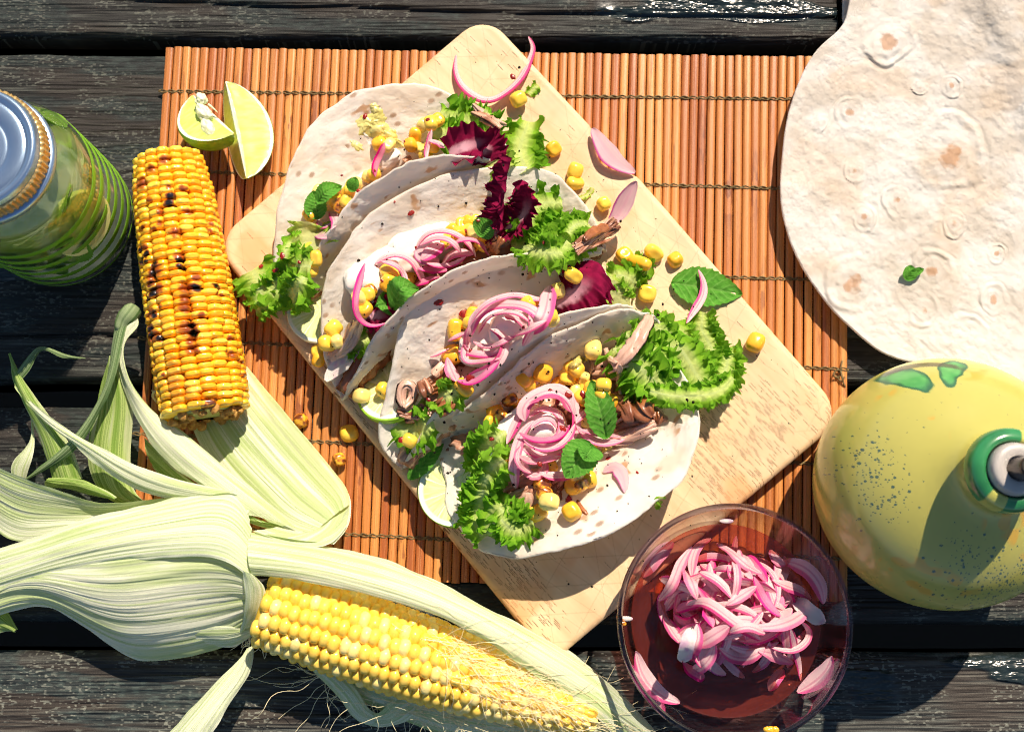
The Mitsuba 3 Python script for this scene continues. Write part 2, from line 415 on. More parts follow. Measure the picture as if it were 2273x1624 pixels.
M('cob_core', {'type': 'diffuse', 'reflectance': proc(lambda p, n, uv: mix((.42, .40, .10), (.62, .62, .26), fbm(p.x * 300, p.y * 300, p.z * 300, 2)))})
M('cob_chaff', {'type': 'diffuse', 'reflectance': proc(lambda p, n, uv: mix((.34, .13, .03), (.66, .40, .12), noise(p.x * 500, p.y * 500, p.z * 500)))})

def onion(p, n, uv):
    k = dr.floor(uv.x); a = uv.x - k
    r = cell_rand(k, 2); r2 = cell_rand(k, 6)
    f = fbm(a * 7, uv.y * 40, k, 3)
    pale = mix((.94, .56, .62), (.96, .82, .79), r * .6 + .5 * f)
    deep = mix((.70, .008, .22), (.86, .05, .38), r2)
    e = smoothstep(.60, .80, a + .2 * (f - .5)) + .5 * smoothstep(.12, .02, a) * r2
    c = mix(pale, deep, dr.clip(e, 0, 1) * (.55 + .45 * r))
    c = mix(c, deep, .6 * smoothstep(.74, .9, r))
    line = smoothstep(.09, .03, dr.abs(a - .36 - .2 * r)) * .5
    return mix(c, (.70, .18, .34), line)
M('onion_skin', {**thin(proc(onion), .13, .8), 'spec_trans': 0.0})
def shell_onion(p, n, uv):
    a = uv.x - dr.floor(uv.x)
    f = fbm(a * 14, uv.y * 12, 3, 3)
    return mix(mix((.84, .66, .62), (.78, .42, .52), f), (.55, .07, .32), smoothstep(.8, .98, a))
M('onion_petal', thin(proc(shell_onion), .25, .6))
M('onion_white', thin(proc(lambda p, n, uv: mix((.82, .78, .72), (.70, .45, .60), smoothstep(.45, .7, fbm(p.x * 140, p.y * 140, 3, 3)))), .25, .5))

def pork(p, n, uv):
    k = dr.floor(uv.x); a = uv.x - k
    f = fbm(a * 26, uv.y * 30, k, 3)
    b = fbm(p.x * 60, p.y * 60, p.z * 60 + k, 3)
    r = cell_rand(k, 4)
    c = mix((.34, .13, .07), (.66, .39, .27), smoothstep(.3, .7, f))
    c = mix(c, (.17, .045, .015), .9 * smoothstep(.47, .62, b + .25 * (r - .5)))
    return c
M('pork', {'type': 'bumpmap', 't': proc(lambda p, n, uv: fbm(uv.x * 30, uv.y * 60, 2, 2), 4e-4), 'scale': .0006, 'b': {'type': 'principled', 'base_color': proc(pork), 'roughness': .34, 'specular': .5, 'clearcoat': .3}})
M('pork_pale', {'type': 'principled', 'base_color': proc(lambda p, n, uv: mix((.50, .27, .19), (.72, .48, .37), fbm((uv.x) * 24, uv.y * 40, 1, 3))), 'roughness': .32, 'specular': .5})
M('pork_crust', {'type': 'principled', 'base_color': proc(lambda p, n, uv: mix((.10, .022, .008), (.46, .16, .05), fbm(p.x * 240, p.y * 240, p.z * 240, 3))), 'roughness': .26, 'specular': .6, 'clearcoat': .6})
M('sour_cream', {'type': 'principled', 'base_color': rgb(.86, .83, .76), 'roughness': .28, 'specular': .45})
M('avocado', {'type': 'principled', 'base_color': proc(lambda p, n, uv: mix((.50, .44, .07), (.80, .72, .30), fbm(p.x * 150, p.y * 150, p.z * 150, 3))), 'roughness': .35, 'specular': .5})

def lettuce(p, n, uv):
    k = dr.floor(uv.x); a = dr.abs(uv.x - k - .5) * 2       # 0 rib, 1 edge
    s = uv.y - dr.floor(uv.y)
    r = cell_rand(k, 3)
    f = fbm(a * 6, s * 22, k, 3)
    c = mix((.64, .76, .24), (.27, .53, .035), smoothstep(.10, .6, a + .3 * (f - .5)))
    c = mix(c, mix((.085, .31, .015), (.28, .55, .05), r), smoothstep(.55, 1.0, a) * .7)
    v = smoothstep(.10, .02, dr.abs(dr.abs(s * 9 - a * 2.4 - dr.floor(s * 9 - a * 2.4)) - .5)) * .35
    c = mix(c, (.36, .52, .14), v * (1 - a))
    return mix(c, (.62, .74, .36), .55 * smoothstep(.13, .04, a) * (1 - .6 * s))
M('lettuce', thin(proc(lettuce), .35, .85))
def lettuce_pale(p, n, uv):
    a = dr.abs(uv.x - dr.floor(uv.x) - .5) * 2
    f = fbm(a * 6, uv.y * 18, 3, 3)
    return mix(mix((.66, .70, .30), (.46, .60, .10), smoothstep(.15, .7, a + .3 * (f - .5))), (.18, .40, .03), .8 * smoothstep(.75, 1.0, a))
M('lettuce_pale', thin(proc(lettuce_pale), .35, .85))
def radicchio(p, n, uv):
    a = dr.abs(uv.x - dr.floor(uv.x) - .5) * 2
    s = uv.y - dr.floor(uv.y)
    f = fbm(a * 5, s * 14, dr.floor(uv.x), 3)
    c = mix((.30, .012, .06), (.12, .006, .03), f)
    w = smoothstep(.34, .08, a + .25 * (f - .5)) * smoothstep(.75, .25, s)
    return mix(c, (.74, .42, .50), .85 * w)
M('radicchio', thin(proc(radicchio), .28, .3))
def mint(p, n, uv):
    k = dr.floor(uv.x); a = dr.abs(uv.x - k - .5) * 2
    s = uv.y - dr.floor(uv.y)
    q = s * 8 - a * 1.7
    v = smoothstep(.13, .03, dr.abs(q - dr.floor(q) - .5)) + smoothstep(.07, .02, a)
    c = mix((.06, .24, .022), (.15, .42, .06), fbm(a * 9, s * 25, k, 3))
    return mix(c, (.22, .45, .10), .55 * dr.clip(v, 0, 1))
M('mint', thin(proc(mint), .38, .5))

def husk(p, n, uv):
    k = dr.floor(uv.x); a = uv.x - k
    s = uv.y
    f = fbm(a * 84, s * .14, k, 3); g = fbm(a * 9, s * .35, k + 4, 3)
    r = cell_rand(k, 9)
    c = mix((.66, .76, .42), (.88, .91, .71), smoothstep(.28, .60, f))
    c = mix(c, (.50, .65, .22), .6 * smoothstep(.48, .72, g + .22 * (r - .5)))
    c = mix(c, (.40, .55, .14), .5 * smoothstep(.64, .72, fbm(a * 90, s * .1, k + 8, 2)))
    return c
M('husk', {'type': 'bumpmap', 't': proc(lambda p, n, uv: fbm(uv.x * 80, uv.y * .25, 2, 2), 4e-4), 'scale': .0006, 'b': thin(proc(husk), .45, .6)})
def husk_green(p, n, uv):
    a = uv.x - dr.floor(uv.x)
    f = fbm(a * 46, uv.y * .16, dr.floor(uv.x), 3)
    return mix(mix((.24, .42, .07), (.56, .70, .24), smoothstep(.3, .7, f)), (.64, .72, .40), smoothstep(.6, .8, fbm(a * 8, uv.y * .4, 7, 2)))
M('husk_green', thin(proc(husk_green), .45, .8))
def husk_dark(p, n, uv):
    a = uv.x - dr.floor(uv.x)
    return mix((.10, .19, .06), (.33, .42, .22), smoothstep(.3, .7, fbm(a * 30, uv.y * .2, 3, 3)))
M('husk_dark', thin(proc(husk_dark), .5, .5))
M('silk', {'type': 'principled', 'base_color': rgb(.90, .80, .50), 'roughness': .35, 'specular': .4})

def lime_flesh(p, n, uv):
    r = uv.x; a = uv.y
    f = noise(a * 34, r * 3.5, 1); g = fbm(a * 90, r * 9, 3, 2)
    c = mix((.48, .62, .06), (.68, .76, .22), f * .6 + g * .4)
    c = mix(c, (.86, .86, .66), smoothstep(.86, .90, r + .03 * (g - .5)))
    c = mix(c, (.22, .46, .015), smoothstep(.955, .975, r))
    c = mix(c, mix((.10, .30, .008), (.30, .50, .03), fbm(p.x * 300, p.y * 300, p.z * 300, 3)), smoothstep(1.0, 1.06, r))
    return mix(c, (.85, .86, .62), smoothstep(.10, .03, r))
M('lime', {'type': 'principled', 'base_color': proc(lime_flesh), 'roughness': .24, 'specular': .5, 'clearcoat': .4})
def lime_slice(p, n, uv):
    r = uv.y / .0235; a = uv.x * 9
    d = dr.abs(a - dr.floor(a) - .5)
    f = noise(a * 14, r * 4, 1)
    c = mix((.60, .68, .22), (.78, .81, .45), f)
    c = mix(c, (.86, .87, .66), smoothstep(.44, .48, d) * .85)
    c = mix(c, (.86, .87, .68), smoothstep(.80, .86, r))
    return mix(c, (.26, .48, .03), smoothstep(.94, .97, r))
M('lime_disc', {'type': 'principled', 'base_color': proc(lime_slice), 'roughness': .22, 'specular': .5, 'clearcoat': .4})
M('pith', {'type': 'principled', 'base_color': proc(lambda p, n, uv: mix((.82, .82, .62), (.72, .78, .42), noise(p.x * 300, p.y * 300, p.z * 300))), 'roughness': .35})

M('pepper', {'type': 'diffuse', 'reflectance': rgb(.02, .016, .012)})
M('chili', {'type': 'principled', 'base_color': proc(lambda p, n, uv: mix((.14, .005, .004), (.36, .02, .01), noise(p.x * 600, p.y * 600, p.z * 600))), 'roughness': .3, 'specular': .5})
M('clear_glass', {'type': 'thindielectric', 'int_ior': 1.5, 'specular_transmittance': rgb(.90, .90, .92)})
M('solid_glass', {'type': 'dielectric', 'int_ior': 1.5, 'specular_transmittance': rgb(.62, .60, .66)})
M('brine', {'type': 'thindielectric', 'int_ior': 1.33, 'specular_transmittance': rgb(.93, .62, .56)})
# ---------------------------------------------------------------- the ground under the table and the table
gv = np.array([[-6, -6, -.72], [6, -6, -.72], [6, 6, -.72], [-6, 6, -.72]], float)
structure('ground', (gv, np.array([[0, 1, 2], [0, 2, 3]])), 'soil', smooth=False, solid=False)

table = thing('picnic_table', 'weathered dark plank table with peeling black paint under everything', 'table')
def plank(x0, x1, ya, yb, seed, xstep=.0035):
    """ya, yb: (y at x0, y at x1) of the lower and the upper edge."""
    n = int((x1 - x0) / xstep); xs = np.linspace(x0, x1, n)
    q = (xs - x0) / (x1 - x0)
    ye0 = ya[0] + (ya[1] - ya[0]) * q + .0028 * (meshkit.fbm(np.stack([xs * 14, xs * 0 + seed, xs * 0], -1), 4, seed) - .5)
    ye1 = yb[0] + (yb[1] - yb[0]) * q + .0028 * (meshkit.fbm(np.stack([xs * 14, xs * 0 + seed + 9, xs * 0], -1), 4, seed) - .5)
    m = int(max(np.max(ye1 - ye0) / .0013, 12)); t = np.linspace(0, 1, m)
    y = ye0[:, None] * (1 - t) + ye1[:, None] * t
    X = np.broadcast_to(xs[:, None], y.shape)
    q3 = np.stack([X * 7, y * 160, y * 0 + seed], -1)
    z = .0022 * (meshkit.fbm(q3, 4, seed) - .62)
    z += .0012 * (meshkit.fbm(np.stack([X * 40, y * 90, y * 0 + seed], -1), 3, seed) - .5)
    r = np.random.default_rng(seed)
    for _ in range(9):                                                    # cracks along the grain
        yc = r.uniform(.08, .92); xc, L, sl = r.uniform(x0, x1), r.uniform(.12, .5), r.uniform(-.03, .03)
        line = ye0[:, None] + (ye1 - ye0)[:, None] * yc + sl * (X - xc) + .004 * (meshkit.fbm(np.stack([X * 9, X * 0 + yc * 90, X * 0], -1), 3, seed) - .5)
        z -= .0034 * np.exp(-((y - line) / .0009) ** 2) * np.clip(1.4 - np.abs(X - xc) / L * 1.4, 0, 1)
    z = np.minimum(z, 0)
    ed = np.minimum(y - ye0[:, None], ye1[:, None] - y)
    z -= .006 * np.clip(1 - ed / .006, 0, 1) ** 2
    top = np.stack([X, y, z], -1)
    lo = top[:, ::-1].copy(); lo[..., 2] = -.042
    loops = np.concatenate([top, lo[:, ::(m - 1)]], 1)
    uv = np.stack(np.broadcast_arrays(np.full((n, 1), float(seed)), loops[..., 0]), -1)
    part(table, 'plank', tube(loops, uv), 'weathered_wood', smooth=True)

def yy(v, u=1136): return P(u, v, 0)[1]
XL, XR = -.95, .95
xe = P(1866, 40)[0]
plank(XL, xe - .0022, (yy(69), yy(93)), (yy(-560), yy(-545)), 3)
plank(xe + .0022, XR, (yy(93), yy(96)), (yy(-545), yy(-540)), 8)
plank(XL, XR, (yy(838), yy(866)), (yy(112), yy(122)), 5)
plank(XL, XR, (yy(1378), yy(1392)), (yy(892), yy(915)), 6)
plank(XL, XR, (yy(1990), yy(2000)), (yy(1440), yy(1452)), 7)
plank(XL, XR, (yy(2660), yy(2660)), (yy(2050), yy(2060)), 9, .01)
plank(XL, XR, (yy(-570), yy(-560)), (yy(-1100), yy(-1100)), 10, .01)
for i, x in enumerate((-.62, .62)):                                       # cross bearers under the planks
    bx = trimesh.creation.box([.07, 1.3, .05]); bx.apply_translation([x, .15, -.068])
    part(table, 'bearer', (np.array(bx.vertices), np.array(bx.faces)), 'weathered_wood', smooth=False, uv=np.zeros((8, 2)), solid=False)

# ---------------------------------------------------------------- the bamboo mat
mat = thing('bamboo_mat', 'orange brown bamboo slat mat under the cutting board', 'place mat')
TL, TR, BL, BR = P(366, 104, 3), P(1884, 127, 3), P(287, 1256, 3), P(1883, 1336, 3)
NS = 78
def mat_at(a, b): return (TL * (1 - a) + TR * a) * (1 - b) + (BL * (1 - a) + BR * a) * b
r0 = np.random.default_rng(4)
for i in range(NS):
    a0, a1 = (i + .025 + r0.uniform(-.012, .012)) / NS, (i + .975 + r0.uniform(-.012, .012)) / NS
    e0, e1 = r0.uniform(-.0014, .0014), r0.uniform(-.0015, .0015)
    bow = .002 * math.sin(i * .7) * 0.3
    rows, uvs = [], []
    hgt = .0030 + r0.uniform(-.0003, .0004)
    for b in np.linspace(e0, 1 + e1, 9):
        L, R = mat_at(a0, b), mat_at(a1, b)
        L = L + np.array([bow * 4 * b * (1 - b), 0, 0]); R = R + np.array([bow * 4 * b * (1 - b), 0, 0])
        pts = []
        for c, z in ((0, .0003), (.015, .55), (.10, .88), (.30, 1.0), (.70, 1.0), (.90, .88), (.985, .55), (1, .0003)):
            q = L * (1 - c) + R * c; q[2] = max(z * hgt, .0006); pts.append(q)
        rows.append(pts[::-1])
        uvs.append([(i + (.02 + .94 * (1 - k / 7)), b * .33) for k in range(8)])
    part(mat, 'slat', tube(np.array(rows), np.array(uvs)), 'bamboo', smooth=38 if False else True)
for (ul, vl, ur, vr) in ((352, 203, 1884, 222), (338, 379, 1884, 423), (322, 586, 1884, 622), (306, 750, 1884, 820), (294, 962, 1884, 1032), (289, 1162, 1884, 1240)):
    qs = []
    for off in (-.0006, .0006):
        p0, p1 = P(ul, vl, 3), P(ur, vr, 3)
        x = np.linspace(0, 1, NS * 6 + 1)
        line = p0 * (1 - x)[:, None] + p1 * x[:, None]
        line[:, 2] = .0031 + .0007 * np.abs(np.sin(x * NS * np.pi)) ** .5 - .0004
        line[:, 1] += off + .0004 * np.sin(x * NS * np.pi * 2 + off * 9000)
        qs.append(strand(line, .5, 5, n=NS * 6 + 1))
    part(mat, 'cord', join(qs), 'mat_thread')
kp = [P(1868, 822, 4), P(1858, 838, 5), P(1850, 832, 6), P(1860, 820, 6), P(1872, 850, 5), P(1876, 858, 3.6)]
part(mat, 'cord_knot', join([strand(kp, .6, 6), strand([P(1862, 826, 4.5), P(1866, 815, 5), P(1870, 800, 4.2)], .5, 5), strand([P(1856, 834, 4.5), P(1868, 846, 4.6), P(1874, 836, 4.2)], .5, 5)]), 'mat_thread', label='frayed knot at the end of a cord')

# ---------------------------------------------------------------- the cutting board
from shapely.geometry import Polygon, Point
ZB = 20.0
def meet(a, b, c, d):
    a, b, c, d = map(np.array, (a, b, c, d))
    t = np.linalg.solve(np.stack([b - a, c - d], 1), c - a)
    return a + (b - a) * t[0]
pz = lambda u, v: P(u, v, ZB)[:2]
e_tl = (pz(630, 401), pz(887, 184)); e_r = (pz(1115, 66), pz(1851, 887)); e_br = (pz(1262, 1442), pz(1841, 957)); e_l = (pz(490, 567), pz(1125, 1352))
cL, cT, cR, cB = meet(*e_l, *e_tl), meet(*e_tl, *e_r), meet(*e_r, *e_br), meet(*e_br, *e_l)
def fillet(prev, c, nxt, r, n=12):
    d0, d1 = unit(prev - c), unit(nxt - c)
    ang = math.acos(np.clip(d0 @ d1, -1, 1)); L = r / math.tan(ang / 2)
    ctr = c + unit(d0 + d1) * r / math.sin(ang / 2)
    a, b = c + d0 * L - ctr, c + d1 * L - ctr
    t0, t1 = math.atan2(a[1], a[0]), math.atan2(b[1], b[0])
    dt = (t1 - t0 + math.pi) % (2 * math.pi) - math.pi
    return [ctr + r * np.array([math.cos(t0 + dt * q), math.sin(t0 + dt * q)]) for q in np.linspace(0, 1, n)]
out = fillet(cB, cL, cT, .022) + fillet(cL, cT, cR, .019)
na, nb = pz(1312, 277), pz(1418, 390)                                   # finger notch in the long side
nd = unit(nb - na); nn = np.array([nd[1], -nd[0]]); nn = nn if nn @ (cL - cT) > 0 else -nn
for q in np.linspace(0, 1, 22):
    out.append(na + (nb - na) * q + nn * .0115 * (0.5 - 0.5 * math.cos(2 * math.pi * q)) ** .75)
out += fillet(cT, cR, cB, .021) + fillet(cR, cB, cL, .007)
poly = np.array(out)
if Polygon(poly).exterior.is_ccw is False: poly = poly[::-1]
d = np.r_[0, np.cumsum(np.linalg.norm(np.diff(np.vstack([poly, poly[:1]]), axis=0), axis=1))]
tt = np.linspace(0, d[-1], 260, endpoint=False)
poly = np.stack([np.interp(tt, d, np.r_[poly[:, k], poly[0, k]]) for k in (0, 1)], 1)
tn = np.roll(poly, -1, 0) - np.roll(poly, 1, 0); nin = unit(np.stack([-tn[:, 1], tn[:, 0]], 1))
ctr = poly.mean(0)
loops = []
R_, z0, z1 = .0045, .0036, ZB / 1000
for q in np.linspace(0, math.pi / 2, 6):
    loops.append(np.c_[poly + nin * R_ * .6 * (1 - math.sin(q)) , np.full(len(poly), z0 + .003 * (1 - math.cos(q)))])
for q in np.linspace(0, math.pi / 2, 8):
    loops.append(np.c_[poly + nin * R_ * (1 - math.cos(q)), np.full(len(poly), z1 - R_ * (1 - math.sin(q)))])
base = poly + nin * R_
for q in (.9, .75, .55, .3):
    loops.append(np.c_[ctr + (base - ctr) * q, np.full(len(poly), z1)])
loops = np.array(loops)
bx_, by_ = unit(cR - cT), unit(cL - cT)
buv = np.stack([(loops[..., :2] - cT) @ bx_, (loops[..., :2] - cT) @ by_ + loops[..., 2] * .7], -1)
board = thing('cutting_board', 'pale wooden board with rounded corners and a finger notch under the tacos', 'cutting board')
put(board, tube(loops, buv), 'board_wood', smooth=True)
# ---------------------------------------------------------------- the four tacos: tortillas
def tortilla_fold(back, valley, front, gap, seed, n=150, m=70, thick=2.6, sag=0.0, wav=1.0):
    """A round tortilla folded along a valley: its two edges and the fold are curves in space."""
    q = (1 - np.cos(np.pi * np.linspace(0.0, 1, n))) / 2
    def curve(pts):
        p = spl(PP(pts), 400)
        d = np.r_[0, np.cumsum(np.linalg.norm(np.diff(p, axis=0), axis=1))]
        return np.stack([np.interp(q * d[-1], d, p[:, k]) for k in range(3)], 1)
    B, V, F = curve(back), curve(valley), curve(front)
    ax = unit(V[-1] - V[0]); sd = unit(np.cross(ax, [0, 0, 1.0])); sd = sd if sd[1] < 0 else -sd     # towards the front
    w = (gap / 1000) * np.sin(np.pi * q)[:, None] ** .6
    ctl = np.stack([B, V - sd * w, V + sd * w, F], 1)
    seg = np.linalg.norm(np.diff(ctl, axis=1), axis=2)
    rows = []
    t = np.linspace(0, 1, m)
    for i in range(n):
        dd = np.r_[0, np.cumsum(np.maximum(seg[i], 1e-6))]
        rows.append(np.stack([np.interp(t * dd[-1], dd, ctl[i, :, k]) for k in range(3)], 1))
    g = np.array(rows)
    e0, e1 = g[:, 0].copy(), g[:, -1].copy()
    g = gaussian_filter1d(g, 4.5, axis=1, mode='nearest')
    k = np.exp(-np.arange(m) / 3.0)[None, :, None]
    g += (e0 - g[:, 0])[:, None] * k + (e1 - g[:, -1])[:, None] * k[:, ::-1]
    nrm = unit(np.cross(np.gradient(g, axis=0), np.gradient(g, axis=1)))
    if nrm[n // 2, m // 2, 2] < 0: nrm = -nrm
    nrm = np.nan_to_num(nrm)
    fade = np.minimum(1, np.minimum(q, 1 - q) / .06)[:, None]
    dsp = .0042 * wav * (meshkit.fbm(g * 42 + seed * 9, 3, seed) - .5) + .0018 * (meshkit.fbm(g * 170 + seed, 3, seed + 4) - .5)
    r = np.random.default_rng(seed)
    for _ in range(16):                                                   # blisters from the pan
        c = g[r.integers(10, n - 10), r.integers(3, m - 3)]; rad = r.uniform(.004, .010)
        dd = np.linalg.norm(g - c, axis=2) / rad
        dsp += r.choice([-1, 1]) * .0011 * np.exp(-(dd - .8) ** 2 * 9) + .0009 * np.exp(-dd ** 2 * 2)
    edge = np.minimum(t, 1 - t) * (m - 1)
    edj = .0016 * (meshkit.fbm(np.stack([q * 22, q * 0 + seed, q * 0], -1), 3, seed) - .5)
    g = g + nrm * (dsp * fade)[..., None]
    out = unit(g[:, -1] - g[:, -4]); g[:, -1] += out * edj[:, None] * 2
    out = unit(g[:, 0] - g[:, 3]); g[:, 0] += out * edj[::-1, None] * 2
    th = (thick / 2000) * (1 - .35 * np.exp(-edge / 2.2))[None, :, None] * (.35 + .65 * fade)[..., None]
    rim = lambda a, b: a + unit(a - b) * thick / 2600
    loops = np.concatenate([g + nrm * th, rim(g[:, -1], g[:, -3])[:, None], (g - nrm * th)[:, ::-1], rim(g[:, 0], g[:, 2])[:, None]], 1)
    sl = (V - V[0]) @ ax
    L = np.linalg.norm(np.diff(g, axis=1), axis=2)
    tl = np.concatenate([np.zeros((n, 1)), np.cumsum(L, 1)], 1); tl = tl - tl[:, m // 2:m // 2 + 1]
    ss = np.broadcast_to(sl[:, None], (n, 2 * m + 2))
    tq = np.concatenate([tl, tl[:, -1:], tl[:, ::-1], tl[:, :1]], 1)
    uv = np.stack([ss + seed * .37, tq + .5 + seed * .21 + np.r_[np.zeros(m + 1), np.full(m + 1, 1.3)][None]], -1)
    return tube(loops, uv), (B, V, F)

def cv(f, pts, h):
    hs = h if np.ndim(h) else [h] * len(pts)
    if len(hs) != len(pts): hs = PchipInterpolator(np.linspace(0, 1, len(hs)), hs)(np.linspace(0, 1, len(pts)))
    return [(*f(*p), z) for p, z in zip(pts, hs)]

taco = [thing('taco', 'rearmost taco, its flap leaning towards the lime wedges, with avocado and frilly lettuce', 'taco', 'tacos in a row on the board'),
        thing('taco', 'second taco from the back with tall dark red radicchio leaf and sour cream', 'taco', 'tacos in a row on the board'),
        thing('taco', 'third taco from the back with a broad magenta onion arc and browned pork', 'taco', 'tacos in a row on the board'),
        thing('taco', 'front open taco with swirl of onion on cream and two mint leaves', 'taco', 'tacos in a row on the board')]
back = [
 [(637, 684, 24), (615, 640, 27), (607, 580, 33), (613, 505, 41), (628, 425, 48), (657, 340, 53), (700, 273, 56), (749, 229, 58), (816, 197, 59), (875, 188, 59), (947, 194, 57), (1006, 212, 54), (1052, 238, 50), (1098, 285, 42), (1128, 335, 33), (1146, 384, 24)],
 [(759, 884, 23), (737, 838, 28), (725, 795, 34), (714, 725, 43), (715, 670, 50), (743, 585, 60), (778, 527, 65), (831, 468, 68), (889, 430, 70), (947, 404, 70), (1006, 387, 69), (1079, 377, 66), (1152, 372, 61), (1218, 384, 55), (1275, 428, 46), (1318, 490, 36), (1345, 552, 25)],
 [(891, 1037, 23), (852, 1000, 28), (843, 965, 32), (852, 905, 39), (868, 830, 48), (881, 770, 55), (896, 717, 61), (919, 682, 64), (948, 647, 67), (986, 621, 69), (1044, 595, 70), (1132, 577, 68), (1219, 571, 63), (1292, 573, 56), (1330, 590, 45), (1356, 640, 34), (1372, 690, 25)],
 [(969, 972, 24), (971, 955, 30), (996, 931, 40), (1073, 873, 58), (1125, 834, 65), (1178, 782, 69), (1230, 747, 71), (1300, 714, 70), (1388, 690, 64), (1440, 697, 56), (1470, 722, 42), (1478, 748, 30)]]
valley = [
 [(637, 686, 23), (700, 640, 22), (800, 560, 22), (900, 490, 22), (1000, 440, 22), (1080, 410, 22), (1146, 386, 23)],
 [(759, 886, 22), (830, 810, 22), (930, 720, 22), (1040, 660, 22), (1150, 615, 22), (1260, 580, 22), (1345, 554, 24)],
 [(891, 1039, 22), (960, 975, 22), (1060, 890, 22), (1170, 820, 22), (1280, 755, 22), (1372, 692, 24)],
 [(969, 974, 23), (1040, 975, 22), (1140, 945, 22), (1240, 895, 22), (1340, 840, 22), (1420, 790, 23), (1478, 750, 28)]]
front = [
 [(637, 688, 24), (655, 668, 32), (671, 648, 40), (690, 598, 51), (711, 541, 60), (740, 507, 66), (772, 457, 71), (831, 406, 75), (912, 361, 77), (947, 349, 77), (1006, 344, 74), (1079, 352, 62), (1122, 368, 42), (1146, 388, 25)],
 [(759, 888, 23), (770, 869, 31), (791, 828, 44), (820, 770, 56), (849, 726, 64), (893, 680, 70), (937, 642, 74), (986, 608, 77), (1030, 588, 78), (1080, 573, 78), (1190, 562, 73), (1280, 558, 64), (1326, 560, 48), (1347, 558, 27)],
 [(891, 1041, 23), (906, 1015, 30), (926, 981, 39), (968, 915, 54), (1020, 862, 64), (1083, 813, 71), (1143, 764, 75), (1213, 712, 77), (1283, 687, 75), (1340, 679, 68), (1380, 678, 56), (1405, 684, 42), (1395, 692, 28)],
 [(969, 976, 24), (974, 997, 25), (983, 1036, 26), (990, 1076, 26), (988, 1106, 26), (997, 1139, 27), (1024, 1175, 31), (1062, 1210, 36), (1108, 1228, 43), (1143, 1233, 48), (1195, 1228, 54), (1265, 1213, 59), (1335, 1189, 61), (1398, 1154, 60), (1458, 1105, 58), (1509, 1069, 56), (1538, 1013, 54), (1552, 960, 52), (1553, 925, 49), (1542, 885, 46), (1518, 835, 42), (1478, 752, 33)]]
curves = []
for k, f in ((0, .80), (1, .90), (2, .92), (3, .95)):
    back[k] = [(u, v, 23 + (h - 23) * f) for u, v, h in back[k]]
for k in range(4):
    mesh, cur = tortilla_fold(back[k], valley[k], front[k], (9, 9, 9, 10)[k], k + 1, n=(150, 150, 150, 190)[k], m=(76, 76, 76, 100)[k])
    part(taco[k], 'tortilla', mesh, 'tortilla')
    curves.append(cur)
# ---------------------------------------------------------------- builders for what goes into and onto the tacos
KV = {}
for i, (a, b, c, e, dn) in enumerate(((4.3, 3.7, 3.9, .60, .0), (4.7, 3.3, 3.5, .66, .25), (3.7, 3.5, 4.5, .58, .1), (4.0, 4.0, 3.6, .7, .3))):
    v, f = super_kernel(a, b, c, e, i, dn)
    KV[i] = (mikit.ply((v, f), None, smooth=True), v, f)
kc = [0]
def rotm(ax, ay, az):
    ca, sa, cb, sb, cc, sc = math.cos(ax), math.sin(ax), math.cos(ay), math.sin(ay), math.cos(az), math.sin(az)
    return np.array([[cc, -sc, 0], [sc, cc, 0], [0, 0, 1]]) @ np.array([[cb, 0, sb], [0, 1, 0], [-sb, 0, cb]]) @ np.array([[1, 0, 0], [0, ca, -sa], [0, sa, ca]])
def kernel(key, u, v, size=1.0, az=None, tilt=None, mat=None, dh=0.0, var=None, sq=(1, 1, 1)):
    kc[0] += 1
    r = np.random.default_rng(900 + kc[0])
    i = kc[0] % 4 if var is None else var
    shape, kv, kf = KV[i]
    az = r.uniform(0, 6.28) if az is None else math.radians(az)
    tl = r.uniform(-.9, .9) if tilt is None else math.radians(tilt)
    R = rotm(r.uniform(-.5, .5), tl, az) * size * 1.08 * np.asarray(sq, float)[None, :]
    w = kv @ R.T
    p = drop(u, v)
    p = P(u, v, p[2] * 1000 - w[:, 2].min() * 1000 * .8 + dh)
    m = np.eye(4); m[:3, :3] = R; m[:3, 3] = p
    mat = mat or ('kernel_yellow', 'kernel_gold', 'kernel_yellow', 'kernel_pale', 'kernel_yellow')[r.integers(5)]
    place(key, shape, mat, m)
    splat(w + p, kf)
    return key
def kernels(parent, f, pts, **kw):
    for p in pts:
        k2 = dict(kw); xy = f(*p[:2])
        if len(p) > 2: k2.update(p[2])
        kernel(numbered(parent + '__corn_kernel'), *xy, **k2)

oc = [0]
def onion(parent, f, pts, width=4.5, roll=35, dh=1.2, thick=.75, lift=0, mat='onion_skin', name='onion_strip', cup=.4, taper=.22, key=None, hs=None):
    """A strip of onion over the photograph positions pts, resting on what is there; lift arches its middle up by so many mm."""
    oc[0] += 1
    uv = np.array([f(*p) for p in pts])
    n = 14
    t = np.linspace(0, 1, n)
    path2 = spl(np.c_[uv, uv[:, :1] * 0], n)[:, :2]
    if hs is None:
        q = drops(np.c_[path2, np.zeros(n)])
        h = maximum_filter(q[:, 2], 3)
        h = gaussian_filter1d(h, 2.0, mode='nearest') * 1000 + dh + lift * np.sin(np.pi * t)
    else: h = lerpv(hs, n)
    w = P(path2[:, 0], path2[:, 1], h)
    roll = np.asarray(roll, float) * .7
    mesh = ribbon(w, width * (.86 if mat == 'onion_skin' else 1), thick, roll, cup=cup, k=float(oc[0] % 60), taper=taper)
    if key: return put(key, mesh, mat)
    return part(parent, name, mesh, mat)

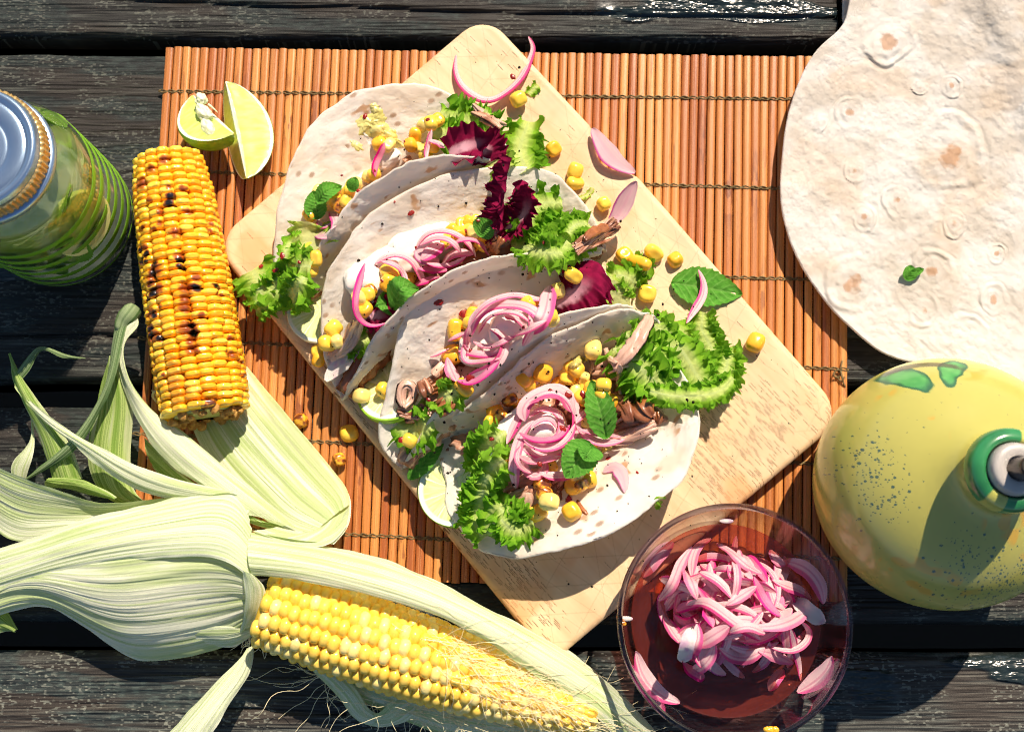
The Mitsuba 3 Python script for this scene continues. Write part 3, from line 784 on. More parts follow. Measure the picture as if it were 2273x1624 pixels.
def shred(parent, f, pts, rad, dh=0.0, seed=0, mat='pork', squash=.7, hs=None, name='pork_shred', lift=0):
    uv = np.array([f(*p) for p in pts]); n = max(8, len(pts) * 3)
    p2 = spl(np.c_[uv, uv[:, :1] * 0], n)[:, :2]
    if hs is None:
        h = gaussian_filter1d(drops(np.c_[p2, np.zeros(n)])[:, 2], 2, mode='nearest') * 1000 + dh + np.max(rad) * .3 + lift * np.sin(np.pi * np.linspace(0, 1, n))
    else: h = lerpv(hs, n)
    return part(parent, name, strand(P(p2[:, 0], p2[:, 1], h), rad, 18, rough=.6, seed=seed, squash=squash, fib=.22), mat)
def bundle(parent, f, pts, width, count, rad, dh=0, seed=0, mat='pork', lift=0, curl=.3):
    """Pulled meat: a hank of thin fibres running together along pts."""
    r = np.random.default_rng(seed)
    uv = np.array([f(*p) for p in pts]); n = 14
    p2 = spl(np.c_[uv, uv[:, :1] * 0], n)[:, :2]
    base = gaussian_filter1d(drops(np.c_[p2, np.zeros(n)])[:, 2], 2, mode='nearest') * 1000 + dh
    tg = unit(np.gradient(p2, axis=0)); nr = np.stack([-tg[:, 1], tg[:, 0]], 1)
    t = np.linspace(0, 1, n); ms = []
    count, rad = int(count * 2.1), rad * .58
    for i in range(count):
        o = r.normal(0, .5, 2); o2 = o + r.normal(0, curl, 2)
        off = o[None] * (1 - t)[:, None] + o2[None] * t[:, None]
        wv = np.sin(t * r.uniform(2, 7) + r.uniform(0, 6)) * .25
        a, b = sorted(r.uniform(-.12, 1.12, 2)) if r.random() < .5 else (r.uniform(-.05, .1), r.uniform(.9, 1.05))
        if b - a < .35: b = a + .4
        q = np.clip(np.linspace(a, b, n), 0, 1)
        pp = np.stack([np.interp(q, t, p2[:, k] + nr[:, k] * (off[:, 0] + wv) * width / 2) for k in (0, 1)], 1)
        h = np.interp(q, t, base + lift * np.sin(np.pi * t)) + np.abs(off[:, 1]) * width * .12 + 1
        rr = rad * r.uniform(.6, 1.5)
        ms.append(strand(P(pp[:, 0], pp[:, 1], h), [rr * .5, rr, rr * 1.1, rr * .4], 7, n=16, rough=.5, seed=seed * 31 + i, squash=.7, fib=.1))
    return part(parent, 'pork_shred', join(ms), mat)

def frill(pts, width, amp=6, waves=9, seed=0, n=150, m=33, fold=0.0, k=0.0, jag=.22, curl=1.0, up=(0, 0, 1), asym=1.0):
    """A frilly salad leaf: flat along its rib, ruffled and jagged towards its margins. pts are world points of the rib, sizes in mm."""
    path = spl(pts, n)
    t, s, u = frames(path, up)
    q = np.linspace(0, 1, n)
    w = lerpv(width, n) / 1000
    c = np.linspace(-1, 1, m)
    L = np.linalg.norm(np.diff(path, axis=0), axis=1).sum()
    ph = q * waves * 2 * np.pi
    g = np.zeros((n, m, 3))
    for side in (-1, 1):
        sel = c * side >= 0
        a = np.abs(c[sel])
        nz = meshkit.fbm(np.stack(np.broadcast_arrays(q[:, None] * waves * 1.3, a[None] * 1.2, side * 3.3 + seed), -1), 3, seed)
        wav = np.sin(ph[:, None] + 5 * nz + seed + side + a * 1.5)
        wav2 = np.sin(ph[:, None] * 2.6 + 7 * nz + 2.1 * seed)
        wav3 = np.cos(ph[:, None] + 5 * nz + seed + side + a * 1.5)
        e = a[None] ** 1.6
        am = amp / 1000
        j = 1 + jag * a[None] ** 4 * (np.abs(np.sin(ph[:, None] * 2.2 + 9 * nz)) * 2 - 1.1 + np.sin(ph[:, None] * 6.1 + 4 * nz) * .5)
        j = j * (1 - .22 * a[None] ** 2 * (1 + wav2) * .5)
        lat = side * a[None] * w[:, None] * j * (1 if side > 0 else asym)
        zz = am * e * (wav + .55 * wav2) + fold / 1000 * a[None] ** 2 + .5 * am * (nz - .5)
        al = am * e * curl * (.9 * wav3 + .4 * wav2)
        g[:, sel] = path[:, None] + lat[..., None] * s[:, None] + zz[..., None] * u[:, None] + al[..., None] * t[:, None]
    uv = np.stack(np.broadcast_arrays(k + .01 + .98 * (c * .5 + .5)[None], q[:, None] * .98 + .01), -1)
    return grid(g, uv=uv)

lc = [0]
def leaf(parent, f, pts, width, amp=5, waves=8, dh=3, seed=0, mat='lettuce', hs=None, name='lettuce_leaf', lift=0, n=150, key=None, **kw):
    lc[0] += 1
    uv = np.array([f(*p) for p in pts]); m = 16
    p2 = spl(np.c_[uv, uv[:, :1] * 0], m)[:, :2]
    if hs is None:
        h = gaussian_filter1d(maximum_filter(drops(np.c_[p2, np.zeros(m)])[:, 2], 3), 2, mode='nearest') * 1000 + dh + lift * np.sin(np.pi * np.linspace(0, 1, m))
    else: h = lerpv(hs, m)
    mesh = frill(P(p2[:, 0], p2[:, 1], h), width, amp, waves, seed, n, k=float(lc[0] % 50), **kw)
    if key: return put(key, mesh, mat)
    return part(parent, name, mesh, mat)

def mint_mesh(a, b, width, seed, cup=2.0, bend=2.0, n=60, m=21, roll=0.0):
    """A mint leaf between two world points: pointed, toothed margin, quilted between its veins."""
    a, b = np.asarray(a, float), np.asarray(b, float)
    q = np.linspace(0, 1, n); c = np.linspace(-1, 1, m)
    path = a + (b - a) * q[:, None]; path[:, 2] += bend / 1000 * np.sin(np.pi * q)
    t, s, u = frames(path)
    r = math.radians(roll); s, u = math.cos(r) * s + math.sin(r) * u, math.cos(r) * u - math.sin(r) * s
    w = width / 2000 * np.sin(np.pi * np.clip(q, 0, 1) ** .8) ** .75 + 1e-5
    tooth = 1 + .12 * ((q * 11) % 1.0 - .5) * np.minimum(1, q * 8)
    wide = np.outer(w * tooth, np.ones(m)) * (1 - np.clip(np.abs(c) - .82, 0, 1)[None] * .0)
    quilt = .0006 * np.abs(np.sin(np.pi * (q[:, None] * 8 - np.abs(c)[None] * 1.7)))
    z = cup / 1000 * (c ** 2)[None] + quilt * (1 - c ** 2)[None] + .0010 * (meshkit.fbm(np.stack(np.broadcast_arrays(q[:, None] * 4, c[None] * 2, seed * 1.0), -1), 2, seed) - .5)
    z = z - .0009 * np.exp(-(c / .10) ** 2)[None]
    g = path[:, None] + (c[None] * wide)[..., None] * s[:, None] + z[..., None] * u[:, None]
    uv = np.stack(np.broadcast_arrays(seed % 40 + .01 + .98 * (c * .5 + .5)[None], q[:, None] * .98 + .01), -1)
    return grid(g, uv=uv)
def mint_leaf(parent, f, a, b, width, seed, dh=2.0, key=None, **kw):
    p, q = drop(*f(*a), dh), drop(*f(*b), dh)
    mid = drop(*f((a[0] + b[0]) / 2, (a[1] + b[1]) / 2), dh)
    z = max(mid[2], (p[2] + q[2]) / 2)
    kw.setdefault('bend', 1.5 + max(0, (z - (p[2] + q[2]) / 2) * 1000))
    mesh = mint_mesh(p, q, width, seed, **kw)
    return put(key, mesh, 'mint') if key else part(parent, 'mint_leaf', mesh, 'mint')

def flake(parent, f, x, y, size, seed, mat='chili', key=None):
    p = drop(*f(x, y), .5)
    mesh = blob(p, (size, size * .7, size * .25), seed, .5, 1.6, 2, rot=seed * 1.7)
    return put(key, mesh, mat, solid=False) if key else part(parent, 'chili_flake', mesh, mat, solid=False)

# the bed of pulled meat in each fold
for k, (r_, lift, seed) in enumerate(((13, 9, 3), (14, 12, 5), (14, 12, 7), (15, 8, 9))):
    V = curves[k][1]
    n = len(V)
    q = np.linspace(.10, .90, 9)
    pts = np.stack([np.interp(q, np.linspace(0, 1, n), V[:, j]) for j in range(3)], 1)
    mid = .5 * (curves[k][0] + curves[k][2])
    pm = np.stack([np.interp(q, np.linspace(0, 1, n), mid[:, j]) for j in range(3)], 1)
    pts = pts * .72 + pm * .28
    if k == 3: pts = pts * np.array([1, 1, .75])
    part(taco[k], 'meat_filling', strand(pts, [r_ * .45, r_ * .9, r_, r_ * .9, r_ * .4], 26, n=70, rough=.55, seed=seed, squash=.85, fib=.05), 'pork')
# ---------------------------------------------------------------- contents of the tacos
A, B_, C_, D_ = taco
# rearmost taco
for i, (x, y, ru, rv, th) in enumerate(((900, 330, 26, 40, 3.2), (985, 420, 30, 22, 3.0), (830, 330, 22, 18, 1.6), (1040, 460, 26, 14, 3.0), (760, 500, 22, 9, 1.5), (900, 220, 12, 12, 2.2))):
    part(A, 'avocado_smear', heightfield_patch(*cD(x, y), ru, rv, th, 20 + i, rot=.6), 'avocado')
part(A, 'sour_cream', blob(drop(*cD(1000, 600), 0), (10, 6, 5), 31, .3, 1.6, rot=.5), 'sour_cream')
part(A, 'sour_cream', blob(drop(*cD(830, 760), 0), (7, 5, 4), 33, .3, 1.6, rot=.7), 'sour_cream')
part(A, 'sour_cream', heightfield_patch(*cD(850, 460), 7, 20, 1.2, 34, rot=-.6), 'sour_cream')
leaf(A, cD, [(1840, 480), (1700, 380), (1540, 330), (1390, 260)], [13, 17, 17, 9], amp=4.5, waves=6, dh=5, seed=1, lift=3)
leaf(A, cD, [(1760, 560), (1600, 440), (1450, 420), (1330, 400)], [10, 13, 12, 7], amp=4, waves=6, dh=4, seed=2)
leaf(A, cD, [(2060, 690), (2010, 560), (2030, 440), (2080, 320)], [9, 14, 15, 8], amp=4.5, waves=5, dh=5, seed=3, lift=4)
leaf(A, cD, [(1900, 690), (1800, 600), (1700, 560)], [9, 11, 6], amp=3, waves=4, dh=3, seed=4, mat='lettuce_pale')
part(A, 'radicchio_leaf', frill(PP([(*cD(1470, 560), 62), (*cD(1560, 520), 66), (*cD(1700, 480), 66), (*cD(1790, 440), 69), (*cD(1845, 365), 74)]), [8, 13, 13, 6, 1.2], .9, 2, 7, 90, 25, fold=7, k=3, jag=.05, curl=.3), 'radicchio')
part(A, 'radicchio_leaf', frill(PP([(*cD(1690, 480), 64), (*cD(1760, 540), 62), (*cD(1800, 620), 58)]), [12, 14, 6], 1.5, 3, 8, 60, 21, fold=5, k=4, jag=.05, curl=.3), 'radicchio')
kernels(A, cD, [(1210, 430, dict(size=1.15)), (1270, 350), (1380, 310), (1330, 335), (1240, 525), (1340, 510), (1290, 580), (940, 490), (1010, 500, dict(mat='kernel_pale')), (1180, 500), (480, 850, dict(mat='kernel_pale')), (550, 940, dict(size=1.2)), (660, 890, dict(mat='kernel_browned')), (600, 920), (700, 860), (640, 960, dict(mat='kernel_browned')), (720, 820), (760, 790, dict(mat='kernel_pale')), (690, 930), (420, 1320, dict(size=1.4)), (460, 1360), (330, 1370), (420, 1450), (410, 1030), (500, 1130), (860, 740, dict(mat='kernel_pale')), (900, 720)])
onion(A, cD, [(975, 480), (945, 560), (905, 650), (905, 740)], 5.5, 60, lift=5)
onion(A, cD, [(1335, 380), (1305, 490), (1285, 600)], 4.5, 70, lift=4)
onion(A, cD, [(1315, 470), (1375, 485), (1435, 522)], 4.5, 20)
onion(A, cD, [(470, 1070), (500, 1120), (560, 1100), (615, 1035)], 6, 55, lift=2)
onion(A, cD, [(560, 1010), (600, 1080), (570, 1140)], 6, 20, dh=0)
onion(A, cD, [(455, 1160), (500, 1190), (540, 1210)], 7, 10, mat='onion_petal')
leaf(A, cD, [(470, 1290), (400, 1180), (390, 1080)], [13, 17, 9], amp=2.5, waves=4, dh=3, seed=11, mat='lettuce_pale')
leaf(A, cD, [(420, 1420), (330, 1420), (250, 1500), (180, 1600)], [9, 13, 13, 8], amp=3.5, waves=6, dh=3, seed=12)
leaf(A, cD, [(215, 1360), (240, 1270), (330, 1200)], [5, 6, 4], amp=1.5, waves=3, dh=2, seed=13)
leaf(A, cD, [(370, 1500), (300, 1600), (270, 1690)], [9, 12, 8], amp=4, waves=5, dh=2, seed=14)
leaf(A, c4, [(1960, 250), (1850, 290), (1760, 300), (1660, 240)], [7, 12, 12, 8], amp=4, waves=5, hs=[40, 38, 34, 28], seed=15)
leaf(A, c4, [(1680, 410), (1655, 330), (1640, 250), (1600, 180)], [8, 12, 16, 15], amp=3, waves=3, hs=[30, 32, 33, 32], seed=16, mat='lettuce', jag=.12)
leaf(A, c4, [(1790, 230), (1700, 350), (1620, 430)], [8, 11, 7], amp=4, waves=5, hs=[36, 32, 25], seed=17)
mint_leaf(A, cD, (470, 1060), (440, 850), 14, 2)
mint_leaf(A, cD, (480, 930), (640, 830), 11, 3, dh=4)
mint_leaf(A, cD, (735, 840), (760, 765), 8, 4)
shred(A, cD, [(1650, 190), (1730, 270), (1830, 330), (1905, 345)], [1, 2.6, 2.6, .8], seed=2, mat='pork_pale', lift=5)
shred(A, cD, [(1640, 250), (1760, 300), (1860, 375)], [1, 2.2, 1.5], seed=3, lift=5)
shred(A, cD, [(1180, 590), (1140, 620), (1160, 640)], [1, 2, 1], seed=4)
for i, (x, y, s) in enumerate(((830, 280, 1.9), (650, 725, 1.3), (905, 690, .9), (780, 845, 1.5), (200, 1340, 2.1), (1310, 305, 1.5), (1130, 470, .8), (150, 1450, 1.8), (330, 1390, 1.2))): flake(A, cD, x, y, s, 10 + i)

# second taco
for i, (x, y, ru, rv, th) in enumerate(((1560, 1130, 40, 17, 4), (1450, 1160, 26, 13, 3), (1700, 1120, 28, 12, 4))):
    part(B_, 'avocado_smear', heightfield_patch(*cD(x, y), ru, rv, th, 40 + i, rot=-.35), 'avocado')
part(B_, 'sour_cream', blob(drop(*cD(990, 1400), 3), (19, 10, 8), 3, .28, 1.6, rot=.55), 'sour_cream')
part(B_, 'sour_cream', blob(drop(*cD(1220, 1280), 3), (24, 12, 8), 5, .28, 1.6, rot=.5), 'sour_cream')
part(B_, 'sour_cream', blob(drop(*cD(830, 1520), 2), (12, 11, 8), 6, .28, 1.6, rot=.3), 'sour_cream')
kernels(B_, cD, [(1500, 1150), (1560, 1110), (1620, 1090), (1680, 1080), (1720, 1100), (1600, 1150), (1540, 1180), (1660, 1160), (1730, 1180), (1720, 1260), (1020, 1470, dict(size=1.3)), (1010, 1550, dict(size=1.25)), (1160, 1520, dict(size=1.15)), (1080, 1590), (870, 1610, dict(mat='kernel_browned')), (1460, 1230), (1640, 1270, dict(mat='kernel_browned'))])
kernels(B_, cE, [(400, 400, dict(size=1.2)), (350, 430), (385, 510, dict(size=1.2)), (155, 660, dict(size=1.2)), (120, 770, dict(size=1.4)), (185, 755, dict(mat='kernel_pale')), (40, 830), (45, 895)])
leaf(B_, c2a, [(1080, 1580), (1220, 1550), (1330, 1480), (1400, 1380)], [10, 15, 16, 9], amp=5, waves=8, dh=6, seed=21, lift=4)
leaf(B_, c2a, [(1180, 1450), (1200, 1340), (1280, 1290), (1400, 1290)], [8, 13, 13, 7], amp=4.5, waves=7, dh=7, seed=22)
leaf(B_, c2a, [(1250, 1590), (1380, 1560), (1480, 1490), (1580, 1430)], [9, 13, 14, 7], amp=5, waves=8, dh=6, seed=23, lift=3)
leaf(B_, c2a, [(1150, 1560), (1280, 1600), (1400, 1600)], [7, 11, 8], amp=4.5, waves=8, dh=5, seed=24)
leaf(B_, c2a, [(1440, 1480), (1480, 1430), (1560, 1420)], [5, 8, 5], amp=3, waves=6, dh=6, seed=25)
part(B_, 'radicchio_leaf', frill(PP([(*cD(1860, 1240), 58), (*cD(1870, 1080), 66), (*cD(1880, 940), 76), (*cD(1900, 780), 86), (*cD(1945, 595), 97)]), [5, 10, 11, 8, 2], 2.2, 4, 27, 120, 29, fold=7, k=7, jag=.16, curl=.7, up=(-.7, .2, .6)), 'radicchio')
part(B_, 'radicchio_leaf', frill(PP([(*cD(1900, 1150), 60), (*cD(1990, 1080), 66), (*cD(2060, 980), 70), (*cD(2020, 760), 82)]), [6, 10, 10, 4], 2.4, 4, 28, 110, 27, fold=6, k=8, jag=.16, curl=.7, up=(-.5, -.3, .8)), 'radicchio')
part(B_, 'radicchio_leaf', frill(PP([(*cD(1840, 1250), 56), (*cD(1830, 1100), 64), (*cD(1850, 960), 72)]), [7, 10, 7], 2, 4, 29, 90, 25, fold=-5, k=9, jag=.16, curl=.6, up=(.2, -.5, .8)), 'radicchio')
onion(B_, cE, [(470, 170), (600, 105), (720, 125), (800, 220), (850, 330)], 6, 50, lift=6, taper=.15)
onion(B_, cE, [(395, 165), (345, 320), (320, 450), (350, 580), (440, 640), (560, 620)], 5, 60, lift=7)
onion(B_, cD, [(1215, 1300), (1290, 1190), (1400, 1155), (1520, 1180), (1620, 1260), (1670, 1350)], 5.5, 50, lift=7)
onion(B_, cD, [(1440, 1300), (1560, 1225), (1690, 1240), (1770, 1340)], 5, 55, lift=6)
onion(B_, cD, [(1420, 1400), (1510, 1330), (1650, 1335)], 8, 40, lift=3)
onion(B_, cD, [(1210, 1300), (1280, 1350), (1390, 1370)], 9, 10, mat='onion_petal', lift=2)
onion(B_, cD, [(1260, 1370), (1340, 1310), (1430, 1250)], 11, 25, lift=3, taper=.3)
onion(B_, cD, [(1230, 1440), (1340, 1450), (1450, 1460)], 6, 20, lift=2)
onion(B_, cE, [(780, 330), (860, 300), (960, 275)], 6, 40, lift=2)
onion(B_, cE, [(110, 1065), (180, 980), (270, 880), (400, 760)], 15, 30, mat='onion_white', thick=2.2, dh=3, cup=2.5, taper=.5)
onion(B_, c2a, [(1870, 1148), (1800, 1270), (1750, 1360), (1685, 1430)], 11, 20, mat='onion_petal', hs=[52, 48, 44, 42], cup=1.5, taper=.4)
onion(B_, cE, [(520, 150), (640, 190), (700, 280), (690, 350)], 4.5, 45, lift=4, dh=3)
onion(B_, cD, [(1250, 1260), (1360, 1210), (1480, 1230), (1560, 1320)], 4.5, 30, lift=5, dh=3)
onion(B_, cD, [(1300, 1400), (1400, 1420), (1520, 1400), (1600, 1350)], 4.5, 40, lift=3, dh=3)
mint_leaf(B_, cE, (640, 480), (470, 490), 16, 5, dh=4)
mint_leaf(B_, cE, (620, 500), (790, 370), 15, 6, dh=5)
mint_leaf(B_, cD, (1700, 1180), (1790, 1080), 15, 7, dh=4)
leaf(B_, cE, [(230, 840), (320, 780), (430, 730)], [4, 8, 6], amp=3, waves=4, dh=3, seed=26)
part(B_, 'radicchio_leaf', frill(PP([(*cE(420, 560), 50), (*cE(480, 560), 54), (*cE(560, 540), 55), (*cE(640, 520), 56)]), [6, 11, 11, 6], 3, 3, 9, 70, 21, k=11, jag=.1), 'radicchio')
bundle(B_, cE, [(130, 880), (250, 800), (300, 700), (340, 600)], 26, 12, 2.4, seed=5, mat='pork_pale')
bundle(B_, c2a, [(1480, 1590), (1560, 1540), (1650, 1490), (1760, 1420)], 30, 13, 2.2, seed=6, dh=4)
shred(B_, c2a, [(1540, 1520), (1600, 1470), (1690, 1440)], [1.5, 3, 1.5], seed=7, mat='pork_crust', dh=6)
bundle(B_, c2a, [(930, 1600), (980, 1550), (1010, 1500)], 20, 8, 2.2, seed=8, mat='pork_crust')
for i, (x, y, s) in enumerate(((1180, 1015, 2.1), (1600, 1150, 1.5), (1215, 1275, .9), (960, 1530, 1.2), (1055, 930, .8), (1690, 1070, 1.2), (2190, 1240, 1.2))): flake(B_, cD, x, y, s, 30 + i)

# third taco
part(C_, 'sour_cream', blob(drop(*cE(1420, 720), 4), (26, 17, 10), 13, .22, 1.5, rot=.5), 'sour_cream')
part(C_, 'sour_cream', blob(drop(*cE(1560, 640), 4), (18, 13, 9), 14, .22, 1.5, rot=.5), 'sour_cream')
bundle(C_, cE, [(640, 1290), (760, 1300), (880, 1270)], 34, 14, 2.4, seed=11, dh=2)
bundle(C_, cE, [(820, 1130), (930, 1090), (1080, 1020)], 34, 12, 2.6, seed=12, dh=4, mat='pork_crust')
bundle(C_, cE, [(830, 1050), (870, 1110), (900, 1160)], 20, 8, 2.3, seed=13, dh=5)
shred(C_, cE, [(690, 1250), (670, 1160), (700, 1090), (755, 1110), (740, 1200), (690, 1260)], [1.5, 2.4, 2.6, 2.4, 2.2, 1.2], seed=14, dh=4, mat='pork_pale')
shred(C_, cE, [(920, 1020), (980, 950), (1040, 880)], [1.4, 2.6, 1.2], seed=15, dh=3, mat='pork_pale')
bundle(C_, cE, [(1840, 540), (1950, 510), (2080, 470), (2160, 420)], 34, 12, 2.4, seed=16, dh=2)
shred(C_, cE, [(2000, 480), (2080, 430), (2150, 400)], [2, 4, 2], seed=17, dh=6, mat='pork_crust')
bundle(C_, cE, [(940, 1300), (1000, 1250), (1060, 1200)], 26, 9, 2.4, seed=18, mat='pork_crust')
leaf(C_, cE, [(640, 1390), (720, 1430), (830, 1420), (920, 1380)], [8, 13, 13, 8], amp=4, waves=4, dh=2, seed=31)
leaf(C_, cE, [(950, 1180), (1030, 1170), (1110, 1110)], [6, 10, 8], amp=4, waves=4, dh=2, seed=32)
leaf(C_, c5, [(1690, 230), (1720, 300), (1760, 360), (1830, 400)], [6, 10, 10, 7], amp=2.5, waves=3, hs=[40, 38, 34, 27], seed=33, jag=.1, mat='lettuce_pale')
leaf(C_, c5, [(1680, 270), (1730, 220), (1820, 230), (1880, 290)], [6, 9, 10, 6], amp=3.5, waves=5, hs=[36, 36, 32, 24], seed=34)
leaf(C_, c5, [(1820, 250), (1880, 210), (1920, 150), (1830, 130)], [5, 7, 7, 4], amp=3, waves=5, hs=[24, 26, 25, 24], seed=35)
part(C_, 'radicchio_leaf', frill(PP([(*cE(1850, 480), 56), (*cE(1980, 400), 62), (*cE(2080, 300), 64), (*cE(2170, 160), 60)]), [10, 18, 20, 10], 2.8, 4, 37, 110, 27, fold=-9, k=12, jag=.05, curl=.4), 'radicchio')
part(C_, 'radicchio_leaf', frill(PP([(*cE(1900, 530), 52), (*cE(2030, 470), 56), (*cE(2170, 330), 54)]), [8, 12, 8], 2.8, 4, 38, 80, 21, fold=5, k=13, jag=.05, curl=.4), 'radicchio')
kernels(C_, cE, [(1085, 670, dict(size=1.35, mat='kernel_gold')), (1065, 860, dict(size=1.5, mat='kernel_gold', var=3)), (1225, 560, dict(size=1.2, mat='kernel_gold')), (1200, 620), (1150, 1110, dict(size=1.2, mat='kernel_gold')), (1690, 490, dict(size=1.2)), (1820, 590, dict(mat='kernel_pale')), (1800, 560), (1980, 255, dict(size=1.2, dh=2)), (1865, 370, dict(size=1.2, mat='kernel_pale')), (1760, 590), (735, 1510), (1250, 880, dict(mat='kernel_pale')), (1640, 470)])
onion(C_, cE, [(1205, 715), (1225, 610), (1320, 510), (1470, 480), (1640, 510), (1790, 640)], 9, 40, lift=9, dh=3, taper=.12)
onion(C_, cE, [(1190, 640), (1290, 500), (1420, 430), (1560, 410), (1720, 440), (1820, 432)], 6, 55, lift=9, dh=2, taper=.3)
onion(C_, cE, [(1670, 690), (1760, 560), (1790, 440), (1805, 335)], 11, 15, mat='onion_skin', lift=5, dh=4)
onion(C_, cE, [(1350, 665), (1440, 720), (1455, 820), (1400, 920), (1290, 990), (1150, 1040)], 7, 45, lift=6, dh=3, taper=.18)
onion(C_, cE, [(1110, 830), (1250, 855), (1380, 850), (1450, 810)], 6, 35, lift=4)
onion(C_, cE, [(1150, 770), (1160, 900), (1300, 910), (1430, 890)], 4.5, 50, lift=4)
onion(C_, cE, [(1030, 755), (1110, 715), (1195, 690)], 4, 40, lift=3, taper=.5)
onion(C_, cE, [(890, 880), (960, 850), (1035, 815)], 4, 50, lift=3, taper=.5)
onion(C_, cE, [(1020, 880), (1050, 990), (1090, 1065)], 9, 35, lift=2, taper=.3)
onion(C_, cE, [(1095, 1055), (1210, 1070), (1340, 990), (1420, 910)], 5.5, 50, lift=4)
onion(C_, cE, [(1460, 565), (1560, 590), (1625, 665)], 6, 40, lift=3)
onion(C_, cE, [(1190, 640), (1170, 760), (1180, 830)], 5, 40, lift=3)
onion(C_, cE, [(1260, 700), (1330, 590), (1450, 540), (1580, 560), (1680, 640)], 4.5, 55, lift=7, dh=3, taper=.15)
onion(C_, cE, [(1220, 760), (1330, 800), (1450, 760), (1560, 700)], 4, 30, lift=4, dh=3)
onion(C_, cE, [(1640, 560), (1660, 640), (1640, 720), (1600, 790)], 5, 40, lift=4, dh=3)
onion(C_, cE, [(1500, 720), (1600, 690), (1700, 640), (1780, 600)], 6, 45, lift=4)
for i, (x, y, s) in enumerate(((955, 460, 3.0), (1140, 540, 3.2), (675, 1505, 2.2), (1200, 830, 1.5), (1200, 1030, 2.8), (880, 1200, 1.4), (1600, 650, 1.1))): flake(C_, cE, x, y, s, 50 + i)

# front taco
bundle(D_, cF, [(1240, 860), (1350, 800), (1470, 780), (1540, 850)], 46, 18, 2.8, seed=21, dh=3, lift=4)
bundle(D_, cF, [(1260, 960), (1380, 920), (1480, 880), (1545, 850)], 24, 10, 2.3, seed=22, dh=3, mat='pork_pale')
shred(D_, cF, [(1340, 620), (1420, 700), (1470, 770), (1510, 800)], [3, 6.5, 6.5, 3], seed=23, dh=4, mat='pork_crust')
shred(D_, cF, [(1250, 640), (1330, 720), (1370, 830)], [2.5, 5, 3], seed=24, dh=4)
bundle(D_, cF, [(1110, 520), (1200, 500), (1320, 400), (1400, 330)], 30, 12, 2.6, seed=25, dh=5, mat='pork_pale', lift=4)
shred(D_, cF, [(1260, 460), (1360, 370), (1440, 250), (1505, 120)], [3, 4.2, 3.8, 2.2], seed=26, hs=[64, 68, 67, 58], mat='pork_pale')
shred(D_, cF, [(1220, 500), (1330, 455), (1430, 455), (1500, 530), (1465, 605), (1350, 600)], [.5, .6, .6, .6, .6, .4], seed=27, dh=5, mat='pork_pale')
shred(D_, cF, [(1200, 330), (1230, 400), (1270, 430)], [1.4, 2.2, 1.2], seed=28, dh=4, mat='pork_pale')
shred(D_, cF, [(1300, 440), (1290, 560), (1300, 640)], [1, 2, 1], seed=29, dh=5, mat='pork_pale')
shred(D_, cF, [(1100, 400), (1110, 450), (1090, 520)], [.5, .9, .5], seed=30, dh=5, mat='pork_pale')
bundle(D_, cF, [(490, 1330), (590, 1270), (720, 1220), (800, 1190)], 40, 14, 2.8, seed=31, dh=4, mat='pork_pale')
shred(D_, cF, [(500, 1340), (600, 1330), (720, 1260)], [2, 4.5, 2.5], seed=32, dh=4)
shred(D_, cF, [(600, 1370), (650, 1400), (680, 1300)], [2, 4, 2], seed=33, dh=3, mat='pork_pale')
bundle(D_, cF, [(870, 1360), (860, 1270), (900, 1200)], 26, 9, 2.4, seed=34, dh=2)
shred(D_, cF, [(620, 1560), (640, 1520), (650, 1490)], [1, 2, 1.2], seed=35, mat='pork_pale')
shred(D_, cF, [(1010, 1350), (1050, 1420), (1080, 1450)], [.6, 1.6, 1.2], seed=36, mat='pork_crust')
shred(D_, cF, [(1550, 760), (1565, 800), (1560, 840)], [1, 2, 1.2], seed=37, mat='pork_crust')
part(D_, 'sour_cream', blob(drop(*cF(700, 930), 3), (22, 19, 11), 17, .2, 1.5, rot=.6), 'sour_cream')
part(D_, 'sour_cream', blob(drop(*cF(580, 960), 2), (12, 21, 8), 18, .22, 1.5, rot=-.4), 'sour_cream')
part(D_, 'sour_cream', blob(drop(*cF(760, 880), 3), (12, 10, 9), 19, .2, 1.5), 'sour_cream')
part(D_, 'sour_cream', heightfield_patch(*cF(720, 1080), 34, 16, 4, 61), 'sour_cream')
kernels(D_, cF, [(780, 500, dict(size=1.35, mat='kernel_gold')), (690, 570), (650, 550, dict(mat='kernel_gold')), (760, 610, dict(mat='kernel_pale')), (620, 700, dict(mat='kernel_gold')), (460, 770, dict(size=1.3, mat='kernel_gold')), (430, 830), (500, 790, dict(mat='kernel_browned')), (440, 890), (1120, 345, dict(size=1.3, mat='kernel_pale')), (890, 560), (940, 500), (970, 460), (1010, 480), (950, 540), (1020, 570), (1070, 600), (1000, 620), (1060, 540), (1110, 590), (1150, 600), (1190, 580), (1080, 690), (1040, 660), (1230, 690, dict(size=1.2, mat='kernel_gold')), (1180, 640), (1085, 780), (1060, 820), (1040, 1000), (1110, 970),
                 (560, 1140, dict(size=1.3)), (1080, 1125, dict(size=1.1)), (985, 1260, dict(size=1.2)), (1075, 1215, dict(size=1.3)), (1040, 1250, dict(mat='kernel_browned')), (770, 1250, dict(size=1.2, mat='kernel_browned')), (790, 1310, dict(size=1.1, mat='kernel_browned')), (825, 1365, dict(size=1.25)), (740, 1440, dict(size=1.4)), (975, 1430, dict(size=1.35)), (830, 1130, dict(mat='kernel_gold')), (1010, 1180, dict(mat='kernel_pale')), (560, 680, dict(mat='kernel_browned'))])
for i, (x, y, ru, rv, th) in enumerate(((1010, 430, 22, 12, 4), (1120, 1050, 18, 10, 4), (510, 920, 14, 11, 3), (1220, 1000, 18, 7, 3))):
    part(D_, 'avocado_smear', heightfield_patch(*cF(x, y), ru, rv, th, 70 + i, rot=-.5), 'avocado')
